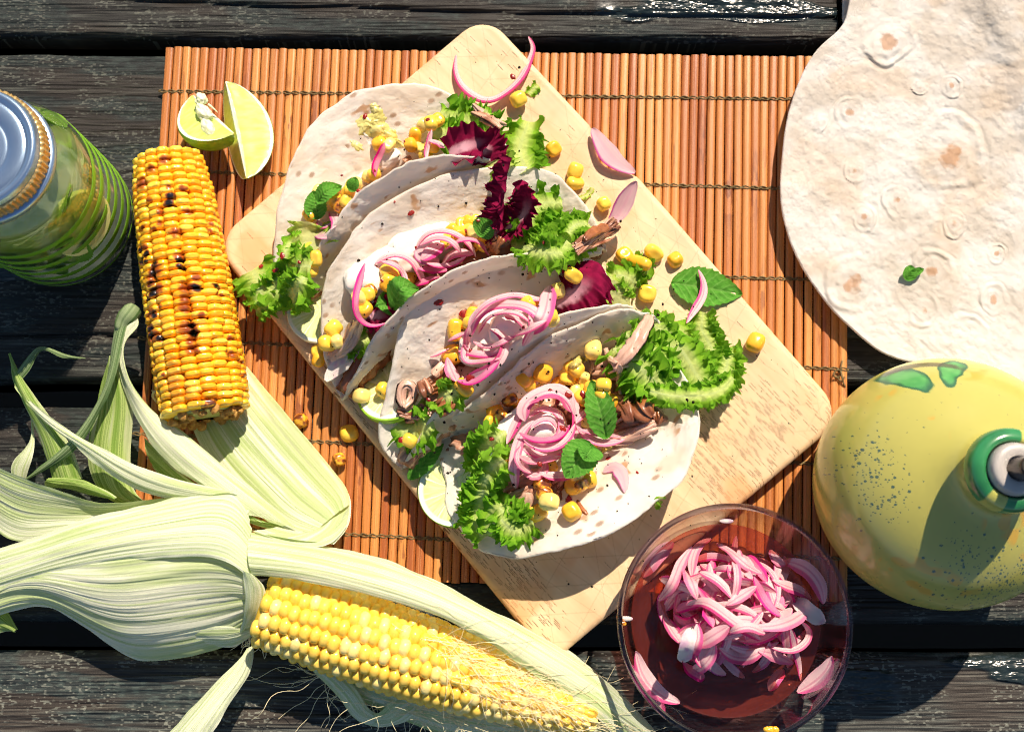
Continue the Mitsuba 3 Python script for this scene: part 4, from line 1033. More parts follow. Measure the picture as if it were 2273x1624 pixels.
# big frilly leaf at the right end, lying out over the board
leaf(D_, cF, [(1250, 330), (1380, 420), (1500, 520), (1600, 620)], [10, 14, 14, 7], amp=5, waves=6, hs=[56, 58, 55, 50], seed=41, jag=.3)
leaf(D_, cF, [(1330, 230), (1450, 330), (1560, 400), (1640, 480)], [9, 12, 12, 6], amp=5, waves=5, hs=[58, 56, 50, 46], seed=42, jag=.3)
leaf(D_, cF, [(1380, 560), (1500, 600), (1590, 600)], [8, 11, 6], amp=4.5, waves=4.5, hs=[52, 52, 48], seed=43, jag=.3)
leaf(D_, cF, [(1430, 190), (1560, 200), (1640, 300)], [7, 10, 6], amp=4.5, waves=5, hs=[52, 46, 42], seed=44, jag=.28)
leaf(D_, cF, [(1560, 380), (1680, 330), (1760, 420), (1860, 570), (1960, 640)], [8, 12, 14, 12, 6], amp=3.2, waves=5, hs=[46, 44, 40, 38, 36], seed=45, jag=.16)
leaf(D_, cF, [(1500, 620), (1650, 650), (1820, 650), (1980, 610), (2060, 530)], [5, 7.5, 8, 7.5, 5], amp=3.5, waves=7, hs=[60, 57, 53, 44, 36], seed=46, jag=.26)
leaf(D_, cF, [(1900, 620), (1990, 520), (2020, 420), (2030, 320)], [7, 11, 10, 6], amp=4.5, waves=6, hs=[34, 33, 30, 26], seed=47, jag=.3)
leaf(D_, cF, [(1960, 450), (1900, 300), (1850, 200), (1860, 90)], [7, 10, 10, 6], amp=4.5, waves=7, hs=[28, 27, 26, 26], seed=48, jag=.3)
leaf(D_, cF, [(1640, 270), (1680, 220), (1760, 330)], [5, 9, 5], amp=3, waves=4, hs=[40, 38, 36], seed=49)
# frilly leaf at the left end
leaf(D_, cF, [(520, 900), (420, 990), (380, 1090), (340, 1180)], [7, 11.5, 12, 7], amp=4.5, waves=7, dh=7, seed=51, jag=.3, lift=5)
leaf(D_, cF, [(520, 1080), (450, 1130), (420, 1220), (480, 1290)], [6, 10, 10, 5], amp=4, waves=5.5, dh=9, seed=52, jag=.3)
leaf(D_, cF, [(420, 1180), (360, 1300), (320, 1430), (260, 1540)], [7, 10, 10, 6], amp=4, waves=6, dh=5, seed=53, jag=.26)
leaf(D_, cF, [(380, 1280), (370, 1400), (360, 1520), (390, 1600)], [8, 11, 11, 7], amp=4, waves=6, dh=5, seed=54, jag=.24, mat='lettuce')
leaf(D_, cF, [(540, 1370), (470, 1440), (440, 1530), (420, 1590)], [7, 11, 10, 6], amp=3, waves=3, dh=4, seed=55, jag=.1)
leaf(D_, cF, [(490, 1400), (560, 1480), (640, 1530), (710, 1490)], [7, 12, 12, 6], amp=4, waves=6, dh=4, seed=56, jag=.26)
leaf(D_, cF, [(500, 1480), (580, 1550), (640, 1560)], [6, 9, 6], amp=3.5, waves=5, dh=3, seed=57, jag=.24)
# the onion swirl
onion(D_, cF, [(540, 975), (590, 860), (650, 750), (730, 650), (830, 600), (930, 620), (985, 700), (1005, 800), (985, 900), (900, 965), (780, 985), (650, 965)], 7, 40, lift=7, dh=3, taper=.08)
onion(D_, cF, [(660, 820), (650, 740), (720, 660), (840, 625), (930, 660), (970, 760)], 9, 10, lift=5, dh=4, taper=.1)
onion(D_, cF, [(690, 800), (770, 745), (860, 760), (900, 830), (880, 910), (800, 960)], 5, 50, lift=4, dh=2)
onion(D_, cF, [(600, 1270), (590, 1130), (610, 1000), (660, 880), (720, 820)], 8, 30, lift=5, dh=3, taper=.35)
onion(D_, cF, [(640, 1010), (740, 1045), (880, 1030), (985, 975)], 7, 40, lift=4, dh=3)
onion(D_, cF, [(650, 950), (740, 1000), (860, 1000), (950, 940), (1000, 840)], 6, 55, lift=5, dh=4)
onion(D_, cF, [(1000, 850), (1070, 925), (1180, 970), (1330, 945)], 6.5, 45, lift=5, dh=3, taper=.3)
onion(D_, cF, [(1020, 880), (1110, 900), (1230, 920), (1310, 930)], 5, 30, lift=3, dh=3, taper=.4)
onion(D_, cF, [(1005, 840), (1060, 770), (1115, 740)], 5, 45, lift=3, dh=2)
onion(D_, cF, [(640, 1080), (670, 1160), (720, 1195), (790, 1150), (800, 1090)], 6.5, 40, lift=4, dh=3)
onion(D_, cF, [(770, 1185), (890, 1195), (1005, 1185)], 8, 50, lift=2, dh=3)
onion(D_, cF, [(960, 1010), (1040, 990), (1070, 940)], 7, 20, lift=2, dh=3, mat='onion_petal')
onion(D_, cF, [(1185, 1165), (1260, 1130), (1315, 1200), (1330, 1300)], 9, 8, dh=1, mat='onion_petal', taper=.5)
onion(D_, cF, [(620, 900), (700, 940), (800, 950), (900, 920), (960, 850)], 4, 20, lift=4, dh=4)
onion(D_, cF, [(690, 700), (770, 650), (870, 640), (950, 700), (985, 780)], 4, 60, lift=5, dh=4, taper=.15)
onion(D_, cF, [(610, 1050), (690, 1090), (800, 1080), (900, 1060)], 5, 25, lift=3, dh=4)
onion(D_, cF, [(700, 870), (760, 820), (840, 820), (870, 870)], 4, 45, lift=3, dh=3)
onion(D_, cF, [(630, 990), (600, 1060), (630, 1130), (700, 1170)], 4.5, 55, lift=3, dh=3)
mint_leaf(D_, cF, (1205, 930), (1105, 555), 18, 11, dh=6, bend=6)
mint_leaf(D_, cF, (1090, 975), (935, 1195), 21, 12, dh=6, bend=5)
mint_leaf(D_, cF, (1110, 1000), (1060, 1080), 16, 13, dh=4)
for i, (x, y, s) in enumerate(((945, 640, 3.0), (880, 690, 2), (905, 870, 2.6), (955, 1350, 2.6), (1225, 1072, 2.0), (1050, 640, 2.4), (830, 615, 1.4), (760, 1110, 1.8), (440, 940, 1.6), (1415, 1165, .9))): flake(D_, cF, x, y, s, 70 + i)
# ---------------------------------------------------------------- lime slices tucked between the tacos, loose bits on the board
def disc_mesh(c, tilt_dir, tilt, rad, th=4.0):
    v, f, uv = lathe([(0, 0), (rad * .5, 0.02), (rad * .97, 0), (rad, .4), (rad, th - .4), (rad * .97, th), (rad * .5, th), (0, th)], 72)
    uv = np.stack([uv[:, 0], np.hypot(v[:, 0], v[:, 1])], -1)
    ax = np.array([-math.sin(tilt_dir), math.cos(tilt_dir), 0]); K = np.array([[0, -ax[2], ax[1]], [ax[2], 0, -ax[0]], [-ax[1], ax[0], 0]])
    R = np.eye(3) + math.sin(tilt) * K + (1 - math.cos(tilt)) * K @ K
    v = v @ R.T + c
    return v, f, uv
for (u, v, rad, td, tl, h, lab) in ((716, 690, 22, 2.3, .16, 22, 'lime slice tucked under the left end of the second taco'),
                                    (878, 866, 24, 2.2, .5, 26, 'lime slice standing between the second and third tacos with corn on it'),
                                    (1012, 1088, 23, 2.4, .15, 22, 'peppered lime slice under the left end of the front taco')):
    k = thing('lime_slice', lab, 'lime slice', 'lime slices between the tacos')
    put(k, disc_mesh(P(u, v, h), td, tl, rad), 'lime_disc')
mk = thing('mint_leaf', 'dark mint leaf on the board edge beside the peppered lime slice', 'mint leaf')
mint_leaf(None, lambda x, y: (x, y), (908, 1062), (985, 985), 11, 21, key=mk)

EDGE = [('on the handle end of the board, under the long curled onion strip', c2a(1120, 630), {'size': 1.3, 'mat': 'kernel_yellow'}),
        ('lying alone on the board between the rear frilly leaf and the notch', c2a(1345, 945), {'size': 1.15, 'mat': 'kernel_gold', 'az': 130}),
        ('upper one of a touching pair near the notch', c2a(1482, 1085), {'size': 1.2, 'az': 70}),
        ('lower one of a touching pair near the notch', c2a(1482, 1162), {'size': 1.15, 'az': 10}),
        ('standing on end near the board edge below the notch', c2a(1662, 1295), {'size': 1.1, 'az': 120, 'mat': 'kernel_yellow'}),
        ('touching the shredded meat at the right end of the second taco', c5(1795, 85), {'size': 1.2}),
        ('elongated, between two rounder kernels by the curled green scrap', c5(1895, 135), {'size': 1.25, 'az': -25, 'sq': (1.35, .8, .9), 'mat': 'kernel_gold'}),
        ('largest of the group right of the second taco', c5(1980, 68), {'size': 1.3, 'mat': 'kernel_yellow'}),
        ('rightmost of the group right of the second taco', c5(2118, 118), {'size': 1.15, 'mat': 'kernel_gold'}),
        ('pale edged, beside the stem of the mint leaf on the board', c5(1940, 328), {'size': 1.3}),
        ('torn at one end, alone near the right corner of the board', c6(460, 640), {'size': 1.35, 'az': 60, 'mat': 'kernel_gold'})]
for lab, (u, v), kw in EDGE:
    kernel(thing('corn_kernel', 'corn kernel ' + lab, 'corn kernel'), u, v, **kw)
for lab, (u, v), kw in (('resting on the lime slice between the second and third tacos', (853, 868), {'size': 1.25, 'mat': 'kernel_yellow'}),
                        ('half hidden below the left end of the second taco', (801, 878), {'size': 1.2, 'mat': 'kernel_pale'}),
                        ('yellow, alone on the bamboo mat beside the board', (775, 962), {'size': 1.35, 'mat': 'kernel_yellow'}),
                        ('toasted brown, alone on the bamboo mat right of the grilled cob', (669, 932), {'size': 1.15, 'mat': 'kernel_browned', 'var': 2}),
                        ('toasted brown, on the mat just above the folded husk corner', (752, 1020), {'size': 1.05, 'mat': 'kernel_browned', 'var': 2})):
    kernel(thing('corn_kernel', 'corn kernel ' + lab, 'corn kernel'), u, v, **kw)

k = thing('onion_strip', 'long pink onion strip curled in a U on the handle end of the board', 'onion strip')
onion(None, c2a, [(728, 352), (722, 440), (752, 530), (830, 605), (930, 640), (1040, 595), (1140, 500), (1205, 360), (1215, 290), (1188, 236)], 6.5, [20, 20, 55, 45, 30], lift=5, dh=1.5, key=k, thick=2.4, taper=.3)
k = thing('onion_strip', 'pink onion strip with a forked end lying across the mint leaf on the board', 'onion strip')
k2 = thing('mint_leaf', 'large toothed mint leaf lying flat near the right edge of the board', 'mint leaf')
put(k2, join([mint_mesh(drop(*c6(-75, 260), 2), drop(*c6(372, 335), 1), 25, 31, bend=2)]), 'mint')
onion(None, c6, [(98, 178), (130, 260), (128, 330), (80, 420), (22, 515)], 6.5, 25, key=k, dh=2.5, taper=.35)
k = thing('onion_strip', 'broad thin pink onion petal hanging over the notch of the board', 'onion strip')
onion(None, c2a, [(1590, 818), (1640, 900), (1720, 1010), (1860, 1098)], 14, 8, mat='onion_petal', key=k, hs=[24, 25, 24, 21], taper=.5, thick=1.1, cup=1.2)
k = thing('lettuce_scrap', 'small curled green scrap beside the kernel under the curled onion strip', 'lettuce')
leaf(None, c2a, [(1190, 600), (1215, 570), (1250, 540)], 4, amp=1.5, waves=2, dh=1.5, n=40, m=15, key=k)
k = thing('lettuce_scrap', 'thin pale green shred on the board near the notch', 'lettuce')
leaf(None, c2a, [(1520, 1255), (1570, 1230), (1595, 1190)], 2.0, amp=1, waves=2, dh=1, n=40, m=9, key=k, mat='lettuce_pale')
k = thing('lettuce_scrap', 'bright green speck lying beside the rear taco under the curled onion', 'lettuce')
leaf(None, c2a, [(905, 700), (930, 712), (945, 722)], 3.5, amp=1.5, waves=2, dh=1, n=40, m=9, key=k)
k = thing('lettuce_scrap', 'green rounded scrap just outside the lower right edge of the front taco', 'lettuce')
leaf(None, c2b, [(1985, 180), (2010, 170), (2030, 130)], 3.5, amp=1.2, waves=2, dh=1, n=40, m=9, key=k)
k = thing('chili_flake', 'red chili flake inside the curve of the long onion strip on the board', 'chili flake')
flake(None, c2a, 1088, 487, 2.0, 5, key=k)
k = thing('chili_flake', 'red chili flake on the left corner of the board', 'chili flake')
flake(None, c4, 1655, 155, 1.4, 6, key=k)
k = thing('chili_flake', 'dark red chili flake nearest the grilled cob on the left corner of the board', 'chili flake')
flake(None, c4, 1680, 15 - 8, 1.3, 7, key=k)

# ---------------------------------------------------------------- lime wedges on the mat
def lime_wedge(a, b, R, ang, roll, n=40, core=0.0, sq=.62):
    a, b = np.asarray(a, float), np.asarray(b, float)
    L = np.linalg.norm(b - a); q = np.linspace(0.004, .996, n); t = unit(b - a)
    s = unit(np.cross(t, [0, 0, 1.0])); u = np.cross(s, t)
    rad = R / 1000 * (1 - (2 * q - 1) ** 2) ** sq
    th = np.concatenate([np.full(9, -ang / 2), np.linspace(-ang / 2, ang / 2, 15), np.full(9, ang / 2)[:-1]])
    rr = np.concatenate([np.linspace(0, .94, 9), np.r_[.98, np.ones(13), .98], np.linspace(.94, 0, 9)[:-1]])
    uu = np.concatenate([np.linspace(0, .94, 9), np.r_[.98, np.full(13, 1.2), .98], np.linspace(.94, 0, 9)[:-1]])
    phi = th + roll - math.pi / 2
    d = np.cos(phi)[None, :, None] * s + np.sin(phi)[None, :, None] * u
    g = (a + (b - a) * q[:, None])[:, None] + (rad[:, None] * rr[None])[..., None] * d
    face = (uu > 0.06) & (uu < .86)
    g -= (face[None] * .0007 * meshkit.fbm(g * 500, 2, 3))[..., None] * np.array([0, 0, 1.0])
    uv = np.stack(np.broadcast_arrays(uu[None], q[:, None]), -1)
    return tube(g, uv)
k = thing('lime_wedge', 'larger lime wedge standing upright on the mat with its pulp facing right', 'lime wedge')
put(k, lime_wedge(P(500, 180, 25), P(546, 396, 24), 25, math.radians(92), math.radians(-20)), 'lime')
k = thing('lime_wedge', 'smaller squeezed lime wedge with a torn core leaning on the larger wedge', 'lime wedge')
part(k, 'wedge', lime_wedge(P(428, 210, 23), P(520, 296, 33), 25, math.radians(86), math.radians(60)), 'lime')
part(k, 'torn_core', join([blob(P(463, 285, 31), (4, 7, 3.5), 3, .4, 2, 3, .5), blob(P(452, 250, 31), (4, 6.5, 3.4), 4, .5, 2, 3, .7), blob(P(446, 222, 31), (3.6, 4, 3), 5, .5, 2, 3, .2), strand([P(463, 232, 31), P(476, 243, 33), P(483, 250, 32)], [.8, .6, .3], 6)]), 'pith')

# ---------------------------------------------------------------- flatbread at the upper right
fb = thing('flatbread', 'large round white flatbread with browned blisters, hanging over the mat edge', 'flatbread')
rimp = np.array([(1960, -130), (1900, -60), (1878, 45), (1820, 105), (1781, 168), (1757, 231), (1741, 308), (1735, 400), (1742, 490), (1760, 545), (1792, 606), (1851, 687), (1935, 764), (1980, 789), (2033, 803), (2110, 820), (2229, 843), (2330, 850), (2480, 820), (2620, 700), (2700, 500), (2690, 250), (2600, 20), (2450, -120), (2250, -190), (2080, -180)], float)
cu = np.array([2230., 340.])
ang = np.unwrap(np.arctan2(rimp[:, 1] - cu[1], rimp[:, 0] - cu[0]))
if ang[-1] < ang[0]: rimp, ang = rimp[::-1], ang[::-1]
d = np.linalg.norm(rimp - cu, axis=1)
per = CubicSpline(np.r_[ang, ang[0] + 2 * np.pi], np.r_[d, d[0]], bc_type='periodic')
NA, NR = 560, 210
aa = np.linspace(0, 2 * np.pi, NA, endpoint=False) + ang[0]
rad = per(aa) + 5 * (meshkit.fbm(np.stack([np.cos(aa) * 6, np.sin(aa) * 6, aa * 0], -1), 3, 2) - .5)
rho = np.linspace(0, 1, NR) ** .9
U = cu[0] + rho[None] * (rad * np.cos(aa))[:, None]; Vv = cu[1] + rho[None] * (rad * np.sin(aa))[:, None]
base = P(U, Vv, 15)
zz = 15 + 9 * (meshkit.fbm(base * 9 + 3, 2, 3) - .5) + 2.6 * (meshkit.fbm(base * 55, 3, 4) - .5) + 1.5 * (meshkit.fbm(base * 190, 3, 5) - .5)
zz = zz + 4 * rho[None] ** 4 - 1.5
uvw = np.stack([U, Vv], -1)
blist = ((1967, 92, 50, 1.0), (2112, 345, 76, 1.0), (1888, 247, 32, .8), (1897, 380, 24, .6), (1918, 482, 26, .8), (2072, 600, 44, .9), (1893, 628, 58, .8), (1817, 272, 18, .6), (1786, 312, 13, .6), (1990, 445, 30, .6), (2118, 495, 26, .6), (2212, 562, 20, .7), (2205, 665, 30, .7), (2042, 195, 16, .6), (2112, 190, 22, .7), (1775, 415, 22, .4), (1850, 160, 20, .4), (2050, 690, 34, .5), (2150, 740, 40, .5), (1900, 150, 20, .3))
brn = np.zeros_like(zz)
for i, (u, v, r, s) in enumerate(blist):
    w = 1 + .3 * (meshkit.fbm(np.stack([(U - u) / r, (Vv - v) / r, U * 0 + i], -1) * .9, 2, i) - .5) * 2
    th_ = np.arctan2(Vv - v, U - u)
    gate, gate2 = .5 + .5 * np.sin(th_ + i * 1.9), .5 + .5 * np.sin(2 * th_ + i)
    dd = np.hypot((U - u) * 1.05, (Vv - v) * .95) / r * w
    zz += .95 * s * (1.5 * np.exp(-dd ** 2 * 1.4) + (.9 * np.exp(-((dd - 1.0) / .13) ** 2) - .6 * np.exp(-((dd - 1.2) / .10) ** 2)) * (.15 + 1.3 * gate) - .55 * np.exp(-((dd - .76) / .11) ** 2) * gate2 + .45 * np.exp(-((dd - .55) / .1) ** 2) * gate)
    brn = np.maximum(brn, s * np.exp(-(dd / .42) ** 2))
fold = np.interp(Vv, [-200, 0, 70, 170, 300, 420, 800], [2165, 2195, 2225, 2265, 2310, 2370, 2500])
zz += 7 / (1 + np.exp(-(U - fold) / 20.0)) + 2.5 * np.exp(-((U - fold + 4) / 40) ** 2)
top = P(U, Vv, zz)
th = .0019 * (1 - .3 * rho ** 8)[None]
lo = top.copy(); lo[..., 2] -= th
rimv = P(cu[0] + 1.004 * (rad * np.cos(aa)), cu[1] + 1.004 * (rad * np.sin(aa)), zz[:, -1]) - np.array([0, 0, .0009])
loops = np.concatenate([top, rimv[:, None], lo[:, ::-1]], 1)
gx = np.concatenate([loops, loops[:1]], 0)
brl = np.concatenate([brn, brn[:, -1:], brn[:, ::-1] * 0], 1)
uvl = np.stack([np.concatenate([brl, brl[:1]], 0), gx[..., 0] * 0], -1)
fm = grid(gx[:, ::-1], False, uvl[:, ::-1])
tri = np.vstack([fm[1][:, [0, 1, 2]], fm[1][:, [0, 2, 3]]]); tq = fm[0][tri] - fm[0].mean(0)
if np.einsum('ij,ij->i', np.cross(tq[:, 0], tq[:, 1]), tq[:, 2]).sum() < 0: tri = tri[:, ::-1]
def flat_color(p, n, uv):
    m = fbm(p.x * 60, p.y * 60, 3, 4); g = fbm(p.x * 16, p.y * 16, 7, 3)
    c = mix((.68, .62, .54), (.80, .775, .73), smoothstep(.30, .58, .6 * m + .4 * g))
    c = mix(c, (.72, .55, .38), .35 * smoothstep(.56, .70, fbm(p.x * 32, p.y * 32, 17, 4)))
    b = smoothstep(.42, .75, uv.x * .8 + .75 * (fbm(p.x * 190, p.y * 190, 4, 3) - .32) * smoothstep(.15, .4, uv.x))
    return mix(c, (.55, .25, .08), .62 * b)
M('flatbread_crust', {'type': 'bumpmap', 't': proc(lambda p, n, uv: fbm(p.x * 330, p.y * 330, 5, 3), 3e-4), 'scale': .0010, 'b': thin(proc(flat_color), .75, .55)})
part(fb, 'top_layer', (fm[0], tri, fm[2]), 'flatbread_crust')
und = np.array([(1868, -80), (1871, -20), (1871, 30), (1874, 52), (1890, 62), (1940, 50), (2010, 20), (2080, -60)])
c0 = und.mean(0); rr_ = np.linspace(0, 1, 14)
up = spl(np.c_[np.vstack([und, und[:1]]), np.zeros(len(und) + 1)], 60)[:-1, :2]
g = P(c0[0] + rr_[None] * (up[:, :1] - c0[0]), c0[1] + rr_[None] * (up[:, 1:] - c0[1]), 6 + 0 * rr_[None])
g[..., 2] += .0016 * (meshkit.fbm(g * 70, 3, 3) - .5)
lo = g.copy(); lo[..., 2] -= .002
gx = np.concatenate([g, lo[:, ::-1]], 1); gx = np.concatenate([gx, gx[:1]], 0)
part(fb, 'lower_layer', grid(gx, False, np.zeros(gx.shape[:2] + (2,))), 'flatbread_crust')
k = thing('herb_sprig', 'tiny green herb leaf lying on the flatbread', 'herb')
put(k, join([mint_mesh(drop(*c6(1420, 240), 1.5), drop(*c6(1445, 165), 1.5), 9, 41), mint_mesh(drop(*c6(1440, 215), 1.5), drop(*c6(1512, 178), 2), 5, 42)]), 'mint')

# ---------------------------------------------------------------- corn
def cob_rows(a, b, rprof, nrow, nax, stagger, fill=.98):
    """Frames of the kernels on a cob: centre, matrix and (row, place)."""
    a, b = np.asarray(a, float), np.asarray(b, float)
    t = unit(b - a); s = unit(np.cross(t, [0, 0, 1.0])); u = np.cross(s, t); L = np.linalg.norm(b - a)
    for j in range(nrow):
        for i in range(nax):
            q = (i + .5 + (.5 if (stagger and j % 2) else 0)) / nax
            if q > 1: continue
            yield i, j, q, a, t, s, u, L
def build_cob(key, a, b, rprof, nrow, nax, stagger, seed, mats, sizes, extra=None, phase=0.0, most=290, twist=0.0, wob=.05):
    r = np.random.default_rng(seed)
    shapes = []
    for i in range(4):
        v, f = super_kernel(1, 1, 1, sizes[3], i + seed, sizes[4])
        shapes.append((mikit.ply((v * 1000, f), None, smooth=True), v * 1000, f))
    lab = []
    for i, j, q, a_, t, s, u, L in cob_rows(a, b, rprof, nrow, nax, stagger):
        rad = np.interp(q, np.linspace(0, 1, len(rprof)), rprof) / 1000
        th = (j + phase) / nrow * 2 * np.pi + twist * q + r.normal(0, wob * 2 * np.pi / nrow)
        d = math.cos(th) * s + math.sin(th) * u
        tg = -math.sin(th) * s + math.cos(th) * u
        wd = 2 * np.pi * rad / nrow
        la = L / nax
        k = rad / (max(rprof) / 1000)
        ca, cb, cc = la * .5 * sizes[0] * r.uniform(.93, 1.05), wd * .5 * sizes[1] * r.uniform(.95, 1.04), sizes[2] / 1000 * (.6 + .4 * k) * r.uniform(.92, 1.06)
        c = a_ + (b - a_) * q + d * (rad - cc * .55) + t * r.normal(0, la * wob)
        R = np.stack([t * ca, tg * cb, d * cc], 1)
        R = R @ rotm(r.normal(0, .05), r.normal(0, .05), r.normal(0, .05))
        lab.append((d[2], c, R, q, th, shapes[r.integers(4)]))
    lab.sort(key=lambda x: -x[0])
    rest = []
    for n, (up, c, R, q, th, sh) in enumerate(lab):
        if n < most:
            m = np.eye(4); m[:3, :3] = R; m[:3, 3] = c
            mat = mats(r, c, q, th)
            place(numbered(key + '__kernel'), sh[0], mat, m)
            splat(sh[1] @ R.T + c, sh[2])
        else: rest.append((sh[1] @ R.T + c, sh[2]))
    part(key, 'kernel_underside', join(rest), mats(None, None, 0, 0), kind='stuff', solid=False)

gc = thing('grilled_corn_cob', 'glossy grilled corn cob with charred kernels lying on the mat edge', 'corn cob')
ga, gb = P(374, 352, 31), P(457, 918, 31)
def gmat(r, c, q, th):
    if r is None: return 'kernel_grilled_deep'
    if (q < .03 or q > .98) and r.random() < .4: return 'kernel_browned'
    return ('kernel_grilled', 'kernel_grilled', 'kernel_grilled_deep', 'kernel_grilled_light')[r.integers(4)]
build_cob(gc, ga, gb, [19, 22.5, 23.5, 24.5, 25, 25, 25, 24], 16, 37, False, 5, gmat, (1.06, 1.05, 7.5, .60, .12), phase=.25, twist=-.10, wob=.075)
t_ = unit(gb - ga)
part(gc, 'core', strand([ga - t_ * .001, ga * .5 + gb * .5, gb + t_ * .001], [15, 19, 19], 40, n=40, rough=.02), 'cob_core')
r = np.random.default_rng(8); bits = []
s_ = unit(np.cross(t_, [0, 0, 1.0])); u_ = np.cross(s_, t_)
for i in range(46):
    a = r.uniform(0, 6.28); rr = r.uniform(13, 22) / 1000
    c = gb + t_ * r.uniform(0, .004) + rr * (math.cos(a) * s_ + math.sin(a) * u_)
    bits.append(blob(c, r.uniform(1.2, 3.4, 3), i, .4, 2, 2))
part(gc, 'torn_edge', join(bits), 'cob_chaff', label='torn brown chaff at the cut end')
part(gc, 'silk_shred', join([strand([P(345, 868, 20), P(340, 878, 14), P(347, 892, 9)], [.8, 1.2, .5], 5), strand([P(338, 866, 18), P(349, 880, 12)], [.6, .8], 5)]), 'silk')

def rails(A, B, bulge=0, n=110, m=46, rib=.5, ribn=16, seed=0, k=0.0, wave=1.5, wavef=3.0, up=None, edge=.6, prof=1.0):
    """A husk leaf between two margins: A and B are lists of (u, v, h mm)."""
    a, b = spl(PP(A), n), spl(PP(B), n)
    c = np.linspace(0, 1, m)
    g = a[:, None] * (1 - c)[None, :, None] + b[:, None] * c[None, :, None]
    q = np.linspace(0, 1, n)
    g[..., 2] += lerpv(bulge, n)[:, None] / 1000 * ((4 * c * (1 - c)) ** prof)[None]
    nr = np.cross(np.gradient(g, axis=0), np.gradient(g, axis=1)); nr = np.nan_to_num(unit(nr))
    L = np.linalg.norm(np.diff(a, axis=0), axis=1).sum()
    x = np.stack(np.broadcast_arrays(c[None] * ribn, q[:, None] * L * 12, 0.0 * c[None] + seed * 3.3), -1)
    dsp = rib / 1000 * 2 * (meshkit.fbm(x, 3, seed) - .5)
    x2 = np.stack(np.broadcast_arrays(c[None] * 2.2, q[:, None] * wavef, 0.0 * c[None] + seed * 1.7), -1)
    dsp = dsp + wave / 1000 * 2 * (meshkit.fbm(x2, 2, seed + 3) - .5)
    ec = np.exp(-np.minimum(c, 1 - c) / .05)[None]
    dsp = dsp + edge / 1000 * 2 * ec * (meshkit.fbm(np.stack(np.broadcast_arrays(q[:, None] * L * 60, c[None] * 2, 0.0 * c[None] + seed), -1), 2, seed) - .5) * 2
    g = g + nr * dsp[..., None]
    g[..., 2] = np.maximum(g[..., 2], .0008)
    uv = np.stack(np.broadcast_arrays(k + .01 + .98 * c[None], q[:, None] * L / .02), -1)
    return grid(g, uv=uv)
ear = thing('corn_ear', 'fresh yellow corn ear with its pale green husk peeled back', 'corn ear')
ea, eb = P(588, 1342, 34), P(1312, 1592, 24)
def fmat(r, c, q, th):
    if r is None: return 'kernel_fresh'
    return ('kernel_fresh', 'kernel_fresh_pale', 'kernel_fresh', 'kernel_fresh_deep')[r.integers(4)] if q < .7 else ('kernel_fresh', 'kernel_fresh_pale')[r.integers(2)]
build_cob(ear, ea, eb, [22, 23, 23.5, 23.5, 23, 22, 20, 17, 13, 7], 16, 34, True, 9, fmat, (1.24, 1.16, 6.4, .78, .0), phase=.3, twist=.22, wob=.06)
part(ear, 'core', strand([ea, ea * .5 + eb * .5, eb], [19.5, 21, 19.5, 13.5, 4], 40, n=40), 'kernel_fresh_deep')
hn = [0]
def hk(A, B, mat='husk', **kw):
    hn[0] += 1
    part(ear, 'husk_leaf', rails(A, B, seed=hn[0], k=float(hn[0]), **kw), mat)
# husk left on the ear: upper side, lower side, tip
hk([(552, 1190, 56), (700, 1212, 50), (850, 1248, 46), (1010, 1315, 42), (1150, 1385, 36), (1270, 1455, 28), (1400, 1560, 14), (1480, 1650, 6)],
   [(560, 1278, 61), (700, 1293, 59), (830, 1325, 57), (980, 1372, 54), (1090, 1430, 48), (1200, 1505, 40), (1340, 1590, 22), (1470, 1665, 7)], bulge=[7, 7, 6, 4], rib=.6, wave=1.2)
hk([(552, 1180, 44), (700, 1205, 36), (850, 1240, 30), (1010, 1310, 26), (1150, 1385, 20), (1290, 1465, 14), (1430, 1600, 6), (1500, 1680, 3)],
   [(552, 1205, 54), (700, 1222, 48), (850, 1258, 44), (1010, 1325, 40), (1150, 1395, 34), (1270, 1465, 25), (1420, 1600, 12), (1490, 1680, 5)], bulge=3, rib=.5, wave=.8, m=20)
hk([(575, 1394, 22), (720, 1462, 24), (900, 1540, 25), (1060, 1580, 26), (1200, 1584, 26), (1330, 1600, 18), (1440, 1665, 6)],
   [(570, 1412, 8), (700, 1490, 8), (860, 1585, 6), (1040, 1648, 4), (1200, 1672, 4), (1330, 1665, 4), (1440, 1700, 3)], bulge=[2, 4, 5, 3], rib=.5, wave=1.0, m=30)
hk([(1250, 1470, 30), (1330, 1510, 24), (1400, 1570, 16), (1450, 1640, 8)], [(1230, 1540, 36), (1310, 1580, 28), (1370, 1640, 16), (1400, 1690, 8)], bulge=4, rib=.5, m=24)
hk([(1060, 1585, 16), (1180, 1600, 18), (1280, 1625, 14), (1350, 1690, 8)], [(1040, 1640, 4), (1160, 1660, 6), (1260, 1690, 6), (1330, 1720, 4)], bulge=6, rib=.6, m=24)
